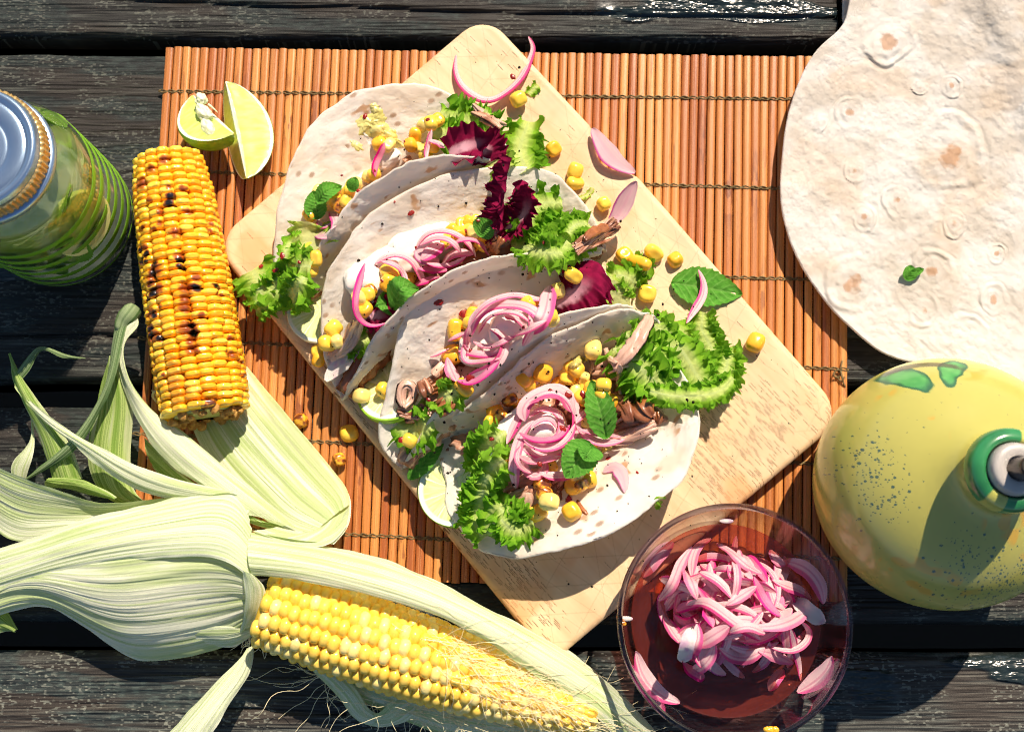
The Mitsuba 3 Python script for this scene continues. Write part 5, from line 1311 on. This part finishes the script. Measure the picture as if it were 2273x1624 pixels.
# the big bag of husk folded back at the left
hk([(561, 1255, 62), (520, 1215, 62), (430, 1190, 58), (310, 1200, 52), (180, 1225, 44), (60, 1245, 36), (-90, 1300, 26)],
   [(563, 1385, 34), (520, 1425, 24), (400, 1462, 18), (300, 1462, 15), (215, 1410, 16), (120, 1352, 22), (-60, 1392, 20)], bulge=[6, 12, 18, 16, 10, 4], rib=1.7, ribn=20, wave=3.2, wavef=2.2, m=90, n=130)
hk([(556, 1140, 44), (520, 1086, 44), (430, 1088, 46), (310, 1118, 46), (180, 1155, 42), (60, 1200, 34), (-60, 1230, 26)],
   [(562, 1290, 63), (510, 1250, 65), (420, 1235, 62), (310, 1240, 56), (180, 1262, 48), (60, 1290, 40), (-60, 1330, 30)], bulge=[4, 8, 9, 8, 4], rib=1.3, ribn=12, wave=2.6, m=50)
hk([(564, 1275, 61), (585, 1300, 54), (580, 1350, 44), (562, 1392, 30)], [(540, 1262, 62), (545, 1300, 58), (545, 1350, 48), (535, 1400, 30)], bulge=3, rib=.3, n=40, m=16)
hk([(560, 1392, 26), (490, 1372, 34), (420, 1372, 34)], [(566, 1402, 22), (530, 1428, 22), (440, 1430, 22)], bulge=6, n=40, m=20)
hk([(555, 1128, 42), (430, 1100, 40), (320, 1105, 38), (210, 1110, 36), (110, 1082, 36), (30, 1052, 34), (-60, 1010, 30)],
   [(540, 1180, 54), (420, 1170, 44), (320, 1160, 36), (210, 1172, 30), (120, 1190, 24), (40, 1200, 18), (-60, 1110, 16)], bulge=[2, -4, -6, -3, 2], rib=.8, wave=1.6)
hk([(-60, 1310, 14), (0, 1335, 14), (22, 1365, 12), (40, 1396, 8)], [(-60, 1420, 12), (0, 1402, 12), (20, 1400, 10), (36, 1402, 8)], mat='husk_green', bulge=4, n=40, m=16)
# leaves fanning up and left
hk([(540, 1140, 42), (470, 1095, 44), (380, 1030, 40), (315, 955, 36), (280, 880, 34), (262, 800, 36), (262, 745, 38), (285, 700, 40), (300, 692, 40)],
   [(660, 1168, 38), (580, 1098, 40), (480, 1020, 38), (380, 940, 36), (306, 875, 38), (276, 800, 42), (282, 752, 42), (308, 718, 41), (306, 704, 40)], bulge=[2, 4, 5, 4, 3, 1], rib=.6, wave=2)
hk([(540, 1150, 40), (500, 1110, 38), (430, 1070, 34), (360, 1010, 30), (320, 970, 26)], [(655, 1176, 30), (600, 1170, 30), (520, 1150, 28), (430, 1120, 24), (340, 1040, 20)], bulge=4, rib=.5, mat='husk_green')
hk([(262, 698, 40), (248, 760, 38), (240, 830, 36), (212, 900, 34), (160, 970, 30), (95, 1030, 26), (50, 1066, 20)],
   [(290, 690, 42), (275, 750, 44), (252, 850, 42), (224, 915, 38), (180, 985, 34), (120, 1035, 28), (54, 1068, 20)], bulge=[1, 4, 3, 1], rib=.4, mat='husk_dark', m=18)
hk([(243, 790, 30), (222, 860, 26), (202, 950, 22), (196, 1030, 20), (222, 1090, 20), (300, 1130, 22)], [(250, 790, 30), (290, 870, 30), (293, 960, 26), (290, 1040, 24), (300, 1090, 24), (380, 1130, 26)], mat='husk_green', bulge=[1, 5, 6, 4], rib=.5)
hk([(18, 785, 24), (30, 830, 26), (50, 890, 26), (85, 960, 24), (104, 1030, 22), (112, 1066, 20)], [(22, 786, 24), (52, 840, 30), (85, 890, 30), (125, 945, 28), (165, 1010, 24), (184, 1062, 20)], bulge=[1, 4, 5, 3], rib=.5, mat='husk_green')
hk([(36, 825, 30), (55, 800, 32), (85, 770, 30), (140, 784, 26), (190, 795, 22)], [(50, 840, 30), (70, 815, 32), (95, 778, 30), (140, 792, 26), (190, 797, 22)], mat='husk_dark', bulge=1, rib=.2, m=10, wave=.3)
hk([(32, 855, 28), (65, 900, 32), (115, 950, 36), (165, 985, 38), (230, 1040, 40), (330, 1095, 42), (420, 1110, 44)],
   [(34, 858, 28), (75, 895, 34), (130, 938, 38), (200, 980, 42), (300, 1030, 46), (420, 1072, 48), (530, 1088, 48)], bulge=[0, 1, 3, 5, 4], rib=.6, wave=1.6)
hk([(66, 920, 14), (72, 970, 12), (40, 1010, 14), (22, 1040, 14), (24, 1056, 14)], [(74, 920, 14), (76, 975, 16), (74, 1010, 20), (64, 1040, 18), (58, 1060, 14)], bulge=2, rib=.3, m=16)
hk([(110, 1060, 20), (150, 1062, 24), (220, 1078, 28), (260, 1105, 28)], [(100, 1078, 16), (150, 1090, 18), (210, 1100, 22), (255, 1110, 26)], mat='husk_green', bulge=4, m=16, n=40)
# the wide leaf that folds over at the mat, and its returning layer
hk([(548, 812, 8), (600, 876, 9), (670, 960, 10), (740, 1045, 12), (772, 1092, 18), (776, 1120, 26)],
   [(424, 944, 8), (455, 1010, 9), (500, 1070, 12), (560, 1128, 16), (620, 1172, 24), (690, 1188, 30)], bulge=[2, 3, 4, 4, 3], rib=.7, ribn=22, wave=1.2, m=60)
hk([(776, 1096, 18), (779, 1130, 26), (770, 1172, 34), (740, 1208, 40)], [(700, 1165, 24), (690, 1182, 32), (650, 1188, 40), (590, 1188, 46)], bulge=[-2, 2, 4], rib=.5, n=60, m=40)
hk([(640, 1165, 30), (690, 1176, 30), (740, 1160, 28), (776, 1118, 26)], [(560, 1178, 46), (640, 1205, 46), (720, 1212, 44), (772, 1165, 36)], bulge=3, rib=.5, n=60, m=24)
hk([(480, 950, 7), (520, 1020, 8), (580, 1090, 9), (640, 1150, 14)], [(560, 880, 8), (610, 950, 9), (680, 1040, 10), (720, 1130, 14)], bulge=[4, 4, 5, 3], rib=.5)
# two narrow strips towards the bottom
hk([(548, 1440, 24), (500, 1490, 30), (450, 1545, 34), (400, 1600, 36), (360, 1640, 36)], [(560, 1432, 20), (556, 1490, 26), (520, 1550, 34), (480, 1610, 38), (450, 1670, 38)], bulge=[2, 5, 6, 5], rib=.8)
hk([(566, 1388, 26), (620, 1432, 30), (690, 1490, 26), (760, 1560, 18), (800, 1600, 8), (840, 1610, 6)], [(576, 1378, 24), (660, 1424, 34), (740, 1476, 32), (800, 1540, 26), (832, 1580, 12), (850, 1585, 8)], bulge=[1, 4, 5, 2], rib=.6, m=26)
hk([(800, 1590, 8), (850, 1575, 16), (880, 1545, 22), (940, 1530, 18), (985, 1545, 10)], [(838, 1612, 6), (890, 1606, 12), (925, 1585, 20), (955, 1560, 20), (990, 1552, 10)], bulge=2, rib=.5, m=20, n=60)
part(ear, 'stem', strand([P(296, 688, 38), P(288, 697, 40), P(276, 712, 40), P(268, 735, 40)], [5.5, 6, 5, 3.5], 18, rough=.15), 'husk_dark')
# silk
r = np.random.default_rng(21); st = []
for i in range(330):
    q = r.uniform(.25, 1); a0 = r.uniform(0, 1)
    if i < 140:                                                           # over the tip end of the ear
        u0, v0 = 840 + 380 * q + r.normal(0, 30), 1345 + 215 * q + r.normal(0, 26)
        pts = []
        L = r.uniform(60, 190); x, y, an = u0, v0, r.normal(.45, .35)
        for s in range(6):
            pts.append((x, y)); x += L / 5 * math.cos(an); y += L / 5 * math.sin(an); an += r.normal(0, .35)
        w = np.array([drop(a, b, r.uniform(.3, 2.2)) for a, b in pts])
        w[:, 2] = np.maximum(w[:, 2], gaussian_filter1d(w[:, 2], 1))
    else:                                                                 # hanging off the lower side
        u0, v0 = r.uniform(700, 1240), 0
        v0 = np.interp(u0, [700, 900, 1060, 1240], [1480, 1560, 1585, 1600]) + r.normal(0, 12)
        L = r.uniform(50, 210); x, y, an = u0, v0, r.choice([.15, 2.9, .5]) + r.normal(0, .45); pts = []
        h = r.uniform(12, 34)
        for s in range(7):
            pts.append((x, y, max(3, h - s * r.uniform(1, 4) + r.normal(0, 1.5)))); x += L / 6 * math.cos(an); y += L / 6 * math.sin(an); an += r.normal(0, .4)
        w = PP(pts)
    st.append(strand(w, [.12, .17, .12], 4, n=18))
for i in range(150):                                                      # a tress of it along the lower edge, running to the tip
    u0 = r.uniform(860, 1330)
    y = np.interp(u0, [860, 1060, 1240, 1340], [1556, 1594, 1604, 1612]) + r.normal(4, 14)
    L, an, x, pts = r.uniform(90, 260), r.normal(.16, .16), u0, []
    h = r.uniform(14, 30)
    for s in range(7):
        pts.append((x, y, max(3, h - s * r.uniform(.5, 2.4) + r.normal(0, 1.2)))); x += L / 6 * math.cos(an); y += L / 6 * math.sin(an); an += r.normal(.04, .24)
    st.append(strand(PP(pts), [.12, .18, .12], 4, n=18))
for i in range(26):
    x, y, an = 566 + r.normal(0, 6), 1392 + r.normal(0, 8), r.uniform(.2, 2.4); pts = []
    for s in range(5):
        pts.append((x, y, 30 - s * 5 + r.normal(0, 2))); x += 16 * math.cos(an); y += 16 * math.sin(an); an += r.normal(0, .6)
    st.append(strand(PP(pts), [.2, .24, .16], 4, n=14))
part(ear, 'silk', join(st), 'silk', kind='stuff', solid=False)
# ---------------------------------------------------------------- the ceramic oil bottle
def at_axis(u, v, h): return P(u, v, h) * np.array([1, 1, 0])
oc_ = at_axis(2112, 1068, 75)
bottle = thing('oil_bottle', 'round yellow ceramic oil bottle with painted green leaves and a metal pourer', 'bottle')
def bottle_color(p, n, uv):
    x, y, z = p.x - float(oc_[0]), p.y - float(oc_[1]), p.z
    c = mix((.40, .37, .075), (.47, .435, .11), fbm(p.x * 20, p.y * 20, p.z * 20, 3))
    c = mix(c, (.52, .45, .16), .5 * smoothstep(.045, .075, y))
    c = mix(c, (.62, .30, .03), .6 * smoothstep(.70, .80, noise(x * 40, y * 40, z * 40 + 3)) * smoothstep(.55, .7, noise(x * 160, y * 160, z * 160)))
    # sprayed specks: two dense patches and a thin scatter
    def patch(px, py, pr): return dr.exp(-(dr.square(x - px) + dr.square(y - py)) / (pr * pr))
    dens = 1.2 * patch(-.055, .008, .012) + .9 * patch(-.050, -.012, .010) + 1.2 * patch(.006, -.056, .012) + .9 * patch(.022, -.054, .013) + .4 * patch(-.012, -.045, .014)+ .045
    for sc, k in ((420, 1), (760, 2)):
        d, d2, r = voronoi(x * sc + k, y * sc + z * 60)
        c = mix(c, (.035, .09, .085), .9 * smoothstep(.36, .24, d / (.45 + .75 * cell_rand(r * 999, k))) * smoothstep(1 - .30 * dens, 1 - .30 * dens + .02, r))
    return c
leafs = ((2020, 838, -25, .0115, .0075), (2108, 822, 40, .0120, .0055))
def leaf_mask(p):
    m, dk = mi.Float(0), mi.Float(0)
    for (u, v, an, a, b) in leafs:
        q = P(u, v, 100)
        ca, sa = math.cos(math.radians(an)), math.sin(math.radians(an))
        x, y = p.x - float(q[0]), p.y - float(q[1])
        xx, yy_ = x * ca + y * sa, -x * sa + y * ca
        yy_ = yy_ + 26 * xx * xx
        r = dr.sqrt(dr.square(xx / a) + dr.square(yy_ / b)) + .35 * (fbm(p.x * 260, p.y * 260, 3, 2) - .5)
        m = dr.maximum(m, smoothstep(1.05, .92, r)); dk = dr.maximum(dk, smoothstep(.62, .9, r) * smoothstep(1.05, .95, r))
    return m * smoothstep(.07, .08, p.z), dk
def bottle_paint(p, n, uv):
    m, dk = leaf_mask(p)
    g = mix(mix((.02, .24, .06), (.11, .40, .12), fbm(p.x * 200, p.y * 320, 2, 2)), (.012, .085, .05), dk * .9)
    c = mix(bottle_color(p, n, uv), g, m * .95)
    qa = P(2052, 806, 95)
    st = smoothstep(.0022, .0012, dr.abs(p.y - float(qa[1]) + 12 * dr.square(p.x - float(qa[0])))) * smoothstep(.02, .015, dr.abs(p.x - float(qa[0]))) * smoothstep(.07, .08, p.z)
    return mix(c, (.06, .05, .035), .8 * st)
M('bottle_glaze', {'type': 'principled', 'base_color': proc(bottle_paint), 'roughness': .16, 'specular': .5, 'clearcoat': .8, 'clearcoat_gloss': .95})
M('green_glaze', {'type': 'principled', 'base_color': proc(lambda p, n, uv: mix(mix((.010, .10, .03), (.035, .27, .085), fbm(uv.x * 14, p.z * 90, 1, 2)), (.55, .50, .10), .8 * smoothstep(.62, .70, noise(uv.x * 12, p.z * 60, 4)))), 'roughness': .12, 'specular': .6, 'clearcoat': 1.0, 'clearcoat_gloss': .97})
M('dark_glaze', {'type': 'principled', 'base_color': rgb(.02, .05, .03), 'roughness': .2})
M('pourer_metal', {'type': 'principled', 'base_color': rgb(.16, .14, .13), 'metallic': .8, 'roughness': .3})
M('pourer_plastic', {'type': 'roughplastic', 'diffuse_reflectance': rgb(.46, .43, .40), 'alpha': .15})
M('pourer_dark', {'type': 'principled', 'base_color': rgb(.03, .028, .03), 'roughness': .3})
prof = [(0, .6), (40, .6), (47, 1), (55, 8), (64, 24), (70, 46), (71.5, 64), (69, 82), (62, 98), (51, 110), (38, 118.5), (27, 124.5), (20.5, 130), (17.5, 135), (16.5, 139), (16.3, 142)]
part(bottle, 'body', lathe(prof, 160, 130, oc_), 'bottle_glaze')
ZN = -24
part(bottle, 'neck_ring', lathe([(15, 163.5 + ZN), (18.0, 164 + ZN), (18.4, 165 + ZN), (18.0, 166 + ZN), (15, 166.4 + ZN)], 72, None, oc_), 'dark_glaze')
part(bottle, 'rim', lathe([(r_, z_ + ZN) for r_, z_ in ((14, 165.8), (18.2, 166.3), (20.8, 169), (21.3, 173), (20.4, 177.5), (17.6, 180), (14.5, 180.2), (13.6, 178), (13.4, 170))], 96, 60, oc_), 'green_glaze')
part(bottle, 'stopper', lathe([(r_, z_ + ZN) for r_, z_ in ((0, 172), (13.3, 172), (13.3, 181), (12.6, 184), (11, 185.2), (6.5, 185.5), (6.2, 183), (0, 183))], 72, None, oc_), 'pourer_plastic')
part(bottle, 'pourer', strand([oc_ + [0, 0, .154], oc_ + [.0005, 0, .172], oc_ + [.002, 0, .186], oc_ + [.006, .001, .198]], [5.6, 5.2, 4.6, 4.0], 28, n=30), 'pourer_metal')
part(bottle, 'pourer_mouth', strand([oc_ + [.0058, .00095, .1973], oc_ + [.0064, .0011, .1988]], [3.3, 3.3], 24, n=6), 'pourer_dark')

# ---------------------------------------------------------------- the bowl of pickled onion
bc = at_axis(1629, 1379, 50) 
bowl = thing('glass_bowl', 'clear glass bowl with a thick dark rim holding pink pickled onion in brine', 'bowl')
outer = [(0, 1.2), (34, 1.2), (40, 2.5), (49, 8), (57, 17), (62.5, 30), (65.5, 44), (66.8, 52)]
inner = [(0, 6), (33, 6), (40, 8), (48, 13.5), (55, 22), (60, 33), (63, 45), (64.2, 52)]
part(bowl, 'outer_wall', lathe(outer, 140, 50, bc), 'clear_glass', solid=False)
part(bowl, 'inner_wall', lathe(inner, 140, 50, bc), 'clear_glass', solid=False)
part(bowl, 'rim', lathe([(64.2, 51.2), (66.8, 51.2), (67.2, 53), (66.6, 54.6), (65.5, 55.2), (64.4, 54.6), (63.9, 53)], 160, 40, bc, closed=True), 'solid_glass', solid=False)
part(bowl, 'foot', lathe([(33, .6), (36, .8), (37.4, 2.2), (36.4, 3.8), (34, 4.4), (32, 3.6), (31.6, 2)], 120, 36, bc, closed=True), 'solid_glass', solid=False)
brine = thing('pickling_brine', 'translucent reddish pickling brine in the bottom of the glass bowl', 'brine')
def iw(z): a = np.array(spl(np.array([(r, zz_, 0) for r, zz_ in inner], float), 200)); return float(np.interp(z, a[:, 1], a[:, 0]))
lv = 25.0
lower = [(0, 6.5)] + [(iw(z) - .5, z) for z in np.linspace(6.9, lv, 9)]
M('brine_body', {'type': 'blendbsdf', 'weight': .16, 'a': {'type': 'thindielectric', 'int_ior': 1.2, 'specular_transmittance': rgb(.95, .62, .55)}, 'b': thin(rgb(.85, .32, .24), .5, .9)})
part(brine, 'surface', lathe([(0, lv), (40, lv), (iw(lv) - 2, lv), (iw(lv) - .4, lv + .9)], 120, None, bc), 'brine', solid=False)
part(brine, 'liquid_body', lathe(lower, 120, None, bc), 'brine_body', solid=False)
ix0, iy0 = bc[0], bc[1]
xs = (np.arange(HN[0]) + .5) / 1000 + HX0 - ix0; ys = (np.arange(HN[1]) + .5) / 1000 + HY0 - iy0
RR = np.hypot(xs[:, None], ys[None]) * 1000
inn = np.array(spl(np.array([(r_, z_, 0) for r_, z_ in inner], float), 200))
inside = RR < 63.5
HMM[inside] = np.maximum(np.interp(RR, inn[:, 0], inn[:, 1]), 18 + 12 * np.clip(1 - RR / 52, 0, 1))[inside] / 1000
GRP = 'pickled onion strips heaped in the glass bowl'
def bowl_onion(pts, width, roll, seed, dh=1.5, lift=4, mat='onion_skin', lab='pink pickled onion strip heaped in the glass bowl', **kw):
    k = thing('pickled_onion_strip', lab, 'pickled onion', GRP)
    onion(None, c3b, pts, width, roll, dh=dh, lift=lift, mat=mat, key=k, **kw)
r = np.random.default_rng(77)
for i in range(150):                                                       # the heap under and around those one can follow
    a, rr = r.uniform(0, 6.28), 330 * math.sqrt(r.uniform(0, 1))
    cx, cy = 320 + rr * math.cos(a) * 1.05, 860 + rr * math.sin(a) * .95
    an, L, bend = r.uniform(0, 6.28), r.uniform(170, 400), r.uniform(-2.2, 2.2)
    pts, x, y = [], cx - L / 2 * math.cos(an), cy - L / 2 * math.sin(an)
    for s in range(5):
        pts.append((x, y)); b = an + bend * (s / 4 - .5); x += L / 4 * math.cos(b); y += L / 4 * math.sin(b)
    bowl_onion(pts, r.uniform(4.5, 7.5), [r.uniform(-30, 55), r.uniform(0, 80)], i, dh=.6, lift=r.uniform(1, 5), taper=r.uniform(.15, .45), mat=('onion_skin', 'onion_skin', 'onion_skin', 'onion_petal')[r.integers(4)])
SHOWN = [([(30, 820), (120, 800), (240, 860), (360, 950), (490, 1040)], 9, 20), ([(430, 960), (560, 960), (700, 920), (815, 830)], 10, 40), ([(450, 640), (490, 740), (560, 840), (620, 890)], 8, 30), ([(640, 540), (740, 570), (830, 640), (885, 760), (890, 810)], 13, 12),
         ([(215, 430), (320, 500), (400, 570), (500, 620)], 9, 40), ([(110, 610), (210, 660), (280, 730), (320, 790)], 9, 50), ([(280, 820), (380, 760), (470, 700)], 8, 30), ([(300, 990), (420, 960), (520, 1000)], 8, 45), ([(230, 1090), (330, 1150), (450, 1140), (520, 1090)], 10, 15),
         ([(680, 970), (700, 1080), (735, 1200), (745, 1295)], 7, 35), ([(540, 1080), (660, 1110), (770, 1070), (805, 990), (750, 920)], 6, 60), ([(480, 1110), (580, 1140), (700, 1190)], 10, 20), ([(90, 1080), (180, 1030), (300, 950)], 11, 20), ([(70, 1240), (150, 1190), (195, 1110), (200, 1050)], 9, 45),
         ([(0, 1170), (60, 1100), (95, 1020), (90, 940)], 12, 15), ([(20, 600), (60, 700), (90, 780)], 11, 20), ([(60, 640), (70, 520), (110, 440), (180, 400)], 8, 50), ([(-150, 790), (-70, 700), (-10, 560), (60, 450)], 9, 40), ([(-250, 640), (-200, 560), (-120, 470), (-60, 420)], 12, 15), ([(-120, 900), (-60, 1000), (0, 1080)], 9, 40),
         ([(570, 660), (660, 700), (760, 740), (810, 780)], 9, 20), ([(140, 860), (180, 930), (190, 960)], 10, 30), ([(0, 1180), (60, 1240), (135, 1280)], 9, 20), ([(550, 1360), (590, 1290), (640, 1230)], 9, 20), ([(560, 470), (600, 540), (650, 560)], 8, 20)]
NAMED = ['long pale strip crossing the middle of the onion heap in the bowl', 'strip with a dark purple pointed tip on the right of the bowl heap', 'strip running down to the right above the purple tipped one in the bowl', 'broad pale crescent against the right side of the bowl',
         'strip at the far side of the bowl heap sloping down to the right', 'magenta edged strip behind the long pale strip in the bowl', 'short strip ending at the middle of the bowl heap from the far side', 'strip under the near end of the long pale strip in the bowl', 'thick cream and pink piece in front of the bowl heap',
         'narrow strip pointing straight at the viewer in front of the bowl heap', 'thin loop of onion at the near right of the bowl heap', 'pink layered piece under the thin loop in the bowl', 'wide strip with cut squared end left of the bowl heap front', 'curved strip at the near left of the bowl heap with magenta edge',
         'pale piece near the left front of the bowl heap', 'broad strip standing at the left of the bowl heap middle', 'magenta strip curling at the far left of the bowl heap', 'long thin strip along the left edge of the bowl heap', 'wide pink piece by the left wall of the bowl near the far rim', 'strip at the left side of the bowl heap leaning to the front',
         'dim purple strip half sunk in brine on the right of the bowl', 'small magenta curl beside the long pale strip in the bowl', 'strip tip at the very near left end of the bowl heap', 'lone strip lying in clear brine at the near side of the bowl', 'translucent strip half sunk at the far right of the bowl heap']
for i, (pts, w, ro) in enumerate(SHOWN):
    k = thing('pickled_onion_strip', NAMED[i], 'pickled onion', GRP)
    onion(None, c3b, pts, w * .86, ro, dh=1.5, lift=4, taper=.3, key=k)
for lab, pts, w in (('broad white piece of onion on the right of the heap in the bowl', [(720, 790), (780, 850), (850, 900), (900, 930)], 10), ('cream coloured piece of onion on the left of the heap in the bowl', [(0, 1160), (30, 1060), (50, 980)], 8)):
    k = thing('pickled_onion_strip', lab, 'pickled onion')
    onion(None, c3b, pts, w, 8, dh=2, lift=2, mat='onion_white', key=k, thick=2.4, cup=2, taper=.25)
for lab, pts, hs in (('layered onion strip clinging to the glass wall at the lower left of the bowl', [(-300, 1110), (-250, 1270), (-140, 1390), (-20, 1440)], [40, 36, 34, 34]),
                     ('pink onion strip lying up the lower right wall of the glass bowl', [(730, 1370), (830, 1310), (910, 1230), (945, 1140)], [30, 34, 38, 42])):
    k = thing('pickled_onion_strip', lab, 'pickled onion')
    onion(None, c3b, pts, 12, 25, mat='onion_skin', key=k, hs=hs, thick=1.2, cup=1.5, taper=.4)
for lab, xy in (('pale seed stuck inside the far rim of the bowl', (278, 286)), ('pale seed stuck inside the left wall of the bowl', (-360, 905))):
    k = thing('seed', lab, 'seed'); put(k, blob(P(*c3b(*xy), 46), (4.2, 1.5, 1.2), 3, .1), 'onion_white', solid=False)
k = thing('carrot_scrap', 'orange scrap stuck to the near rim of the glass bowl', 'food scrap')
put(k, join([blob(P(*c3b(x, 1608), 55.5), (2.4, 1.8, 1.4), i, .3) for i, x in enumerate((540, 560, 585))]), 'kernel_gold', solid=False)
k = thing('bread_crumb', 'brown crumb stuck to the left outside of the bowl rim', 'crumb')
put(k, join([blob(P(*c3b(x, y), 53), (1.8, 1.4, 1.2), i, .4) for i, (x, y) in enumerate(((-402, 900), (-392, 918), (-378, 935)))]), 'kernel_browned', solid=False)

# ---------------------------------------------------------------- the jar of mint lemonade
jc = at_axis(150, 492, 0)
jar = thing('glass_jar', 'glass jar with green painted rings and a silver screw lid full of mint drink', 'jar')
wall = [(0, 1), (36, 1), (42, 3), (45, 8), (46, 16), (46, 80), (45, 93), (42, 101), (37.5, 107), (35.5, 110), (35.5, 124)]
part(jar, 'glass', lathe(wall, 120, 90, jc), 'clear_glass', solid=False)
M('ring_paint', {'type': 'principled', 'base_color': rgb(.17, .38, .02), 'roughness': .25, 'specular': .5})
wp = np.array(spl(np.array([(r_, z_, 0) for r_, z_ in wall], float), 300))
wr = lambda z: float(np.interp(z, wp[40:, 1], wp[40:, 0]))
for z in (7, 19, 31, 43, 55, 67, 79):
    rows = [(wr(zz_) + o, zz_) for zz_, o in ((z - 2.2, .1), (z - 2.0, .45), (z + 2.0, .45), (z + 2.2, .1))]
    part(jar, 'painted_ring', lathe(rows, 120, None, jc), 'ring_paint', solid=False)
drink = thing('mint_drink', 'pale green drink filling the ringed glass jar', 'drink')
M('drink_clear', {'type': 'blendbsdf', 'weight': .40, 'a': {'type': 'thindielectric', 'int_ior': 1.15, 'specular_transmittance': rgb(.92, .97, .78)}, 'b': thin(proc(lambda p, n, uv: mix((.34, .52, .05), (.78, .84, .30), smoothstep(.35, .62, fbm(p.x * 60, p.y * 60, p.z * 60, 3)))), .4, 1.0)})
part(drink, 'body', lathe([(44.2, 56), (44.2, 80), (43.2, 92), (40, 99), (0, 100)], 100, None, jc), 'drink_clear', solid=False)
M('drink_thin', {'type': 'thindielectric', 'int_ior': 1.12, 'specular_transmittance': rgb(.95, .98, .92)})
part(drink, 'lower_body', lathe([(0, 3.5), (34, 3.5), (40.5, 5.5), (43.2, 10), (44.2, 17), (44.2, 55.9)], 100, None, jc), 'drink_thin', solid=False)
def caustic_fill_c(p, n, uv): return mix((.74, .83, .82), (.96, .97, .96), smoothstep(.35, .62, fbm(p.x * 90, p.y * 90, p.z * 90, 3)))
M('caustic_fill', thin(proc(caustic_fill_c), .15, 1.35))
caustic_fill = thing('caustic_mass', 'added pale mass standing in for refracted sunlight in the lower half of the ringed jar', 'caustic_fill')  # added whitish body, imitates sunlight refracted through the drink
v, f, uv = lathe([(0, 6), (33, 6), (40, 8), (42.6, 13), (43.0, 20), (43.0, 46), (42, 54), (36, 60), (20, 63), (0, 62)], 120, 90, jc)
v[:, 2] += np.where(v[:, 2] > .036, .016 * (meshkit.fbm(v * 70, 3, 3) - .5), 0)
put(caustic_fill, (v, f, uv), 'caustic_fill', solid=False)
r = np.random.default_rng(6)
for i in range(34):
    a, z = r.uniform(-2.6, 1.5), r.uniform(48, 98)
    z = max(z, 52)
    if i % 3 == 0: a, z = r.uniform(-2.8, -1.4), r.uniform(26, 60)
    inset = r.uniform(2.4, 10) if z > 56 else 2.6
    on = lambda a_, z_: jc + np.array([(wr(z_) - inset) * math.cos(a_), (wr(z_) - inset) * math.sin(a_), z_]) / 1000
    da, dz = r.uniform(.25, .55) * r.choice([-1, 1]), r.uniform(-12, 12)
    z2 = float(np.clip(z + dz, 24, 99))
    g = mint_mesh(on(a, z), on(a + da, z2), r.uniform(13, 22), 60 + i, bend=0, cup=1.5, roll=r.uniform(50, 120))
    k = thing('jar_mint_leaf', 'mint leaf floating in the drink of the ringed jar', 'mint leaf', 'mint leaves inside the jar')
    put(k, g, 'jar_mint', solid=False)
for a, z, q, an, lab in ((-.55, 62, 37, .3, 'yellow lime slice seen through the glass of the ringed jar'), (-1.75, 60, 35, .5, 'second lime slice lower on the near side inside the jar')):
    k = thing('lime_slice', lab, 'lime slice')
    c = jc + np.array([q * math.cos(a), q * math.sin(a), z]) / 1000
    put(k, disc_mesh(c, a, 1.25, 21), 'jar_lime', solid=False)
M('jar_mint', thin(proc(lambda p, n, uv: mix((.14, .36, .03), (.34, .58, .08), fbm(p.x * 120, p.y * 120, p.z * 120, 3))), .4, .8))
M('jar_lime', {'type': 'principled', 'base_color': proc(lambda p, n, uv: mix((.72, .76, .16), (.90, .86, .40), fbm(p.x * 150, p.y * 150, p.z * 150, 3))), 'roughness': .3})
M('lid_metal', {'type': 'principled', 'base_color': rgb(.40, .54, .72), 'metallic': .85, 'roughness': .28})
M('brass_band', two({'type': 'principled', 'base_color': rgb(.66, .44, .17), 'metallic': .6, 'roughness': .32}))
DZ, DR = 11.5, -2.2
part(jar, 'lid', lathe([(max(r_ + DR, 0), z_ + DZ) for r_, z_ in ((0, 121.0), (19, 121.0), (20.5, 120.2), (22, 120.2), (23.5, 121.4), (29, 121.8), (30.5, 120.6), (31.6, 120.6), (33.0, 122), (34.6, 122.6), (36, 122), (36.8, 120.5), (37.4, 117), (37.4, 116.4))], 140, None, jc), 'lid_metal', solid=False)
a = np.arange(280) / 280 * 2 * np.pi
rows = []
for z, o in ((117.4, -.9), (116.8, .2), (115.8, .4), (108.2, .4), (107.3, .2), (106.9, -.9)):
    rr = (38.4 + DR + o + (.4 * np.sign(np.sin(a * 70)) if o > .1 else 0)) / 1000
    rows.append(np.stack([jc[0] + rr * np.cos(a), jc[1] + rr * np.sin(a), np.full_like(a, (z + DZ) / 1000)], -1))
part(jar, 'screw_band', grid(np.array(rows), True), 'brass_band', solid=False)
part(jar, 'band_lip', lathe([(r_ + DR, z_ + DZ) for r_, z_ in ((37.5, 107.2), (39.6, 107.0), (40.8, 105.6), (40.6, 102.4), (39.6, 101.4), (37.6, 101.4))], 140, None, jc), 'lid_metal', solid=False)

# ---------------------------------------------------------------- ground pepper over everything on the board
r = np.random.default_rng(99); ms = []
poly_uv = [(640, 420), (900, 200), (1120, 100), (1800, 880), (1560, 1240), (1270, 1380), (700, 800)]
area = Polygon(poly_uv)
while len(ms) < 520:
    u, v = r.uniform(600, 1820), r.uniform(90, 1390)
    if not area.contains(Point(u, v)) or r.random() > .25 + .9 * math.exp(-(((u - 1200) / 330) ** 2 + ((v - 780) / 330) ** 2)): continue
    s = r.uniform(.22, .55) if r.random() < .88 else r.uniform(.6, 1.0)
    m = _ico[1]
    vv_ = np.array(m.vertices) * r.uniform(.6, 1.2, 3) * s / 1000
    ms.append((vv_ + drop(u, v, .15), np.array(m.faces)))
pep = thing('ground_pepper', 'black ground pepper scattered over the tacos and the board', 'pepper', kind='stuff')
put(pep, join(ms), 'pepper', smooth=False, solid=False)
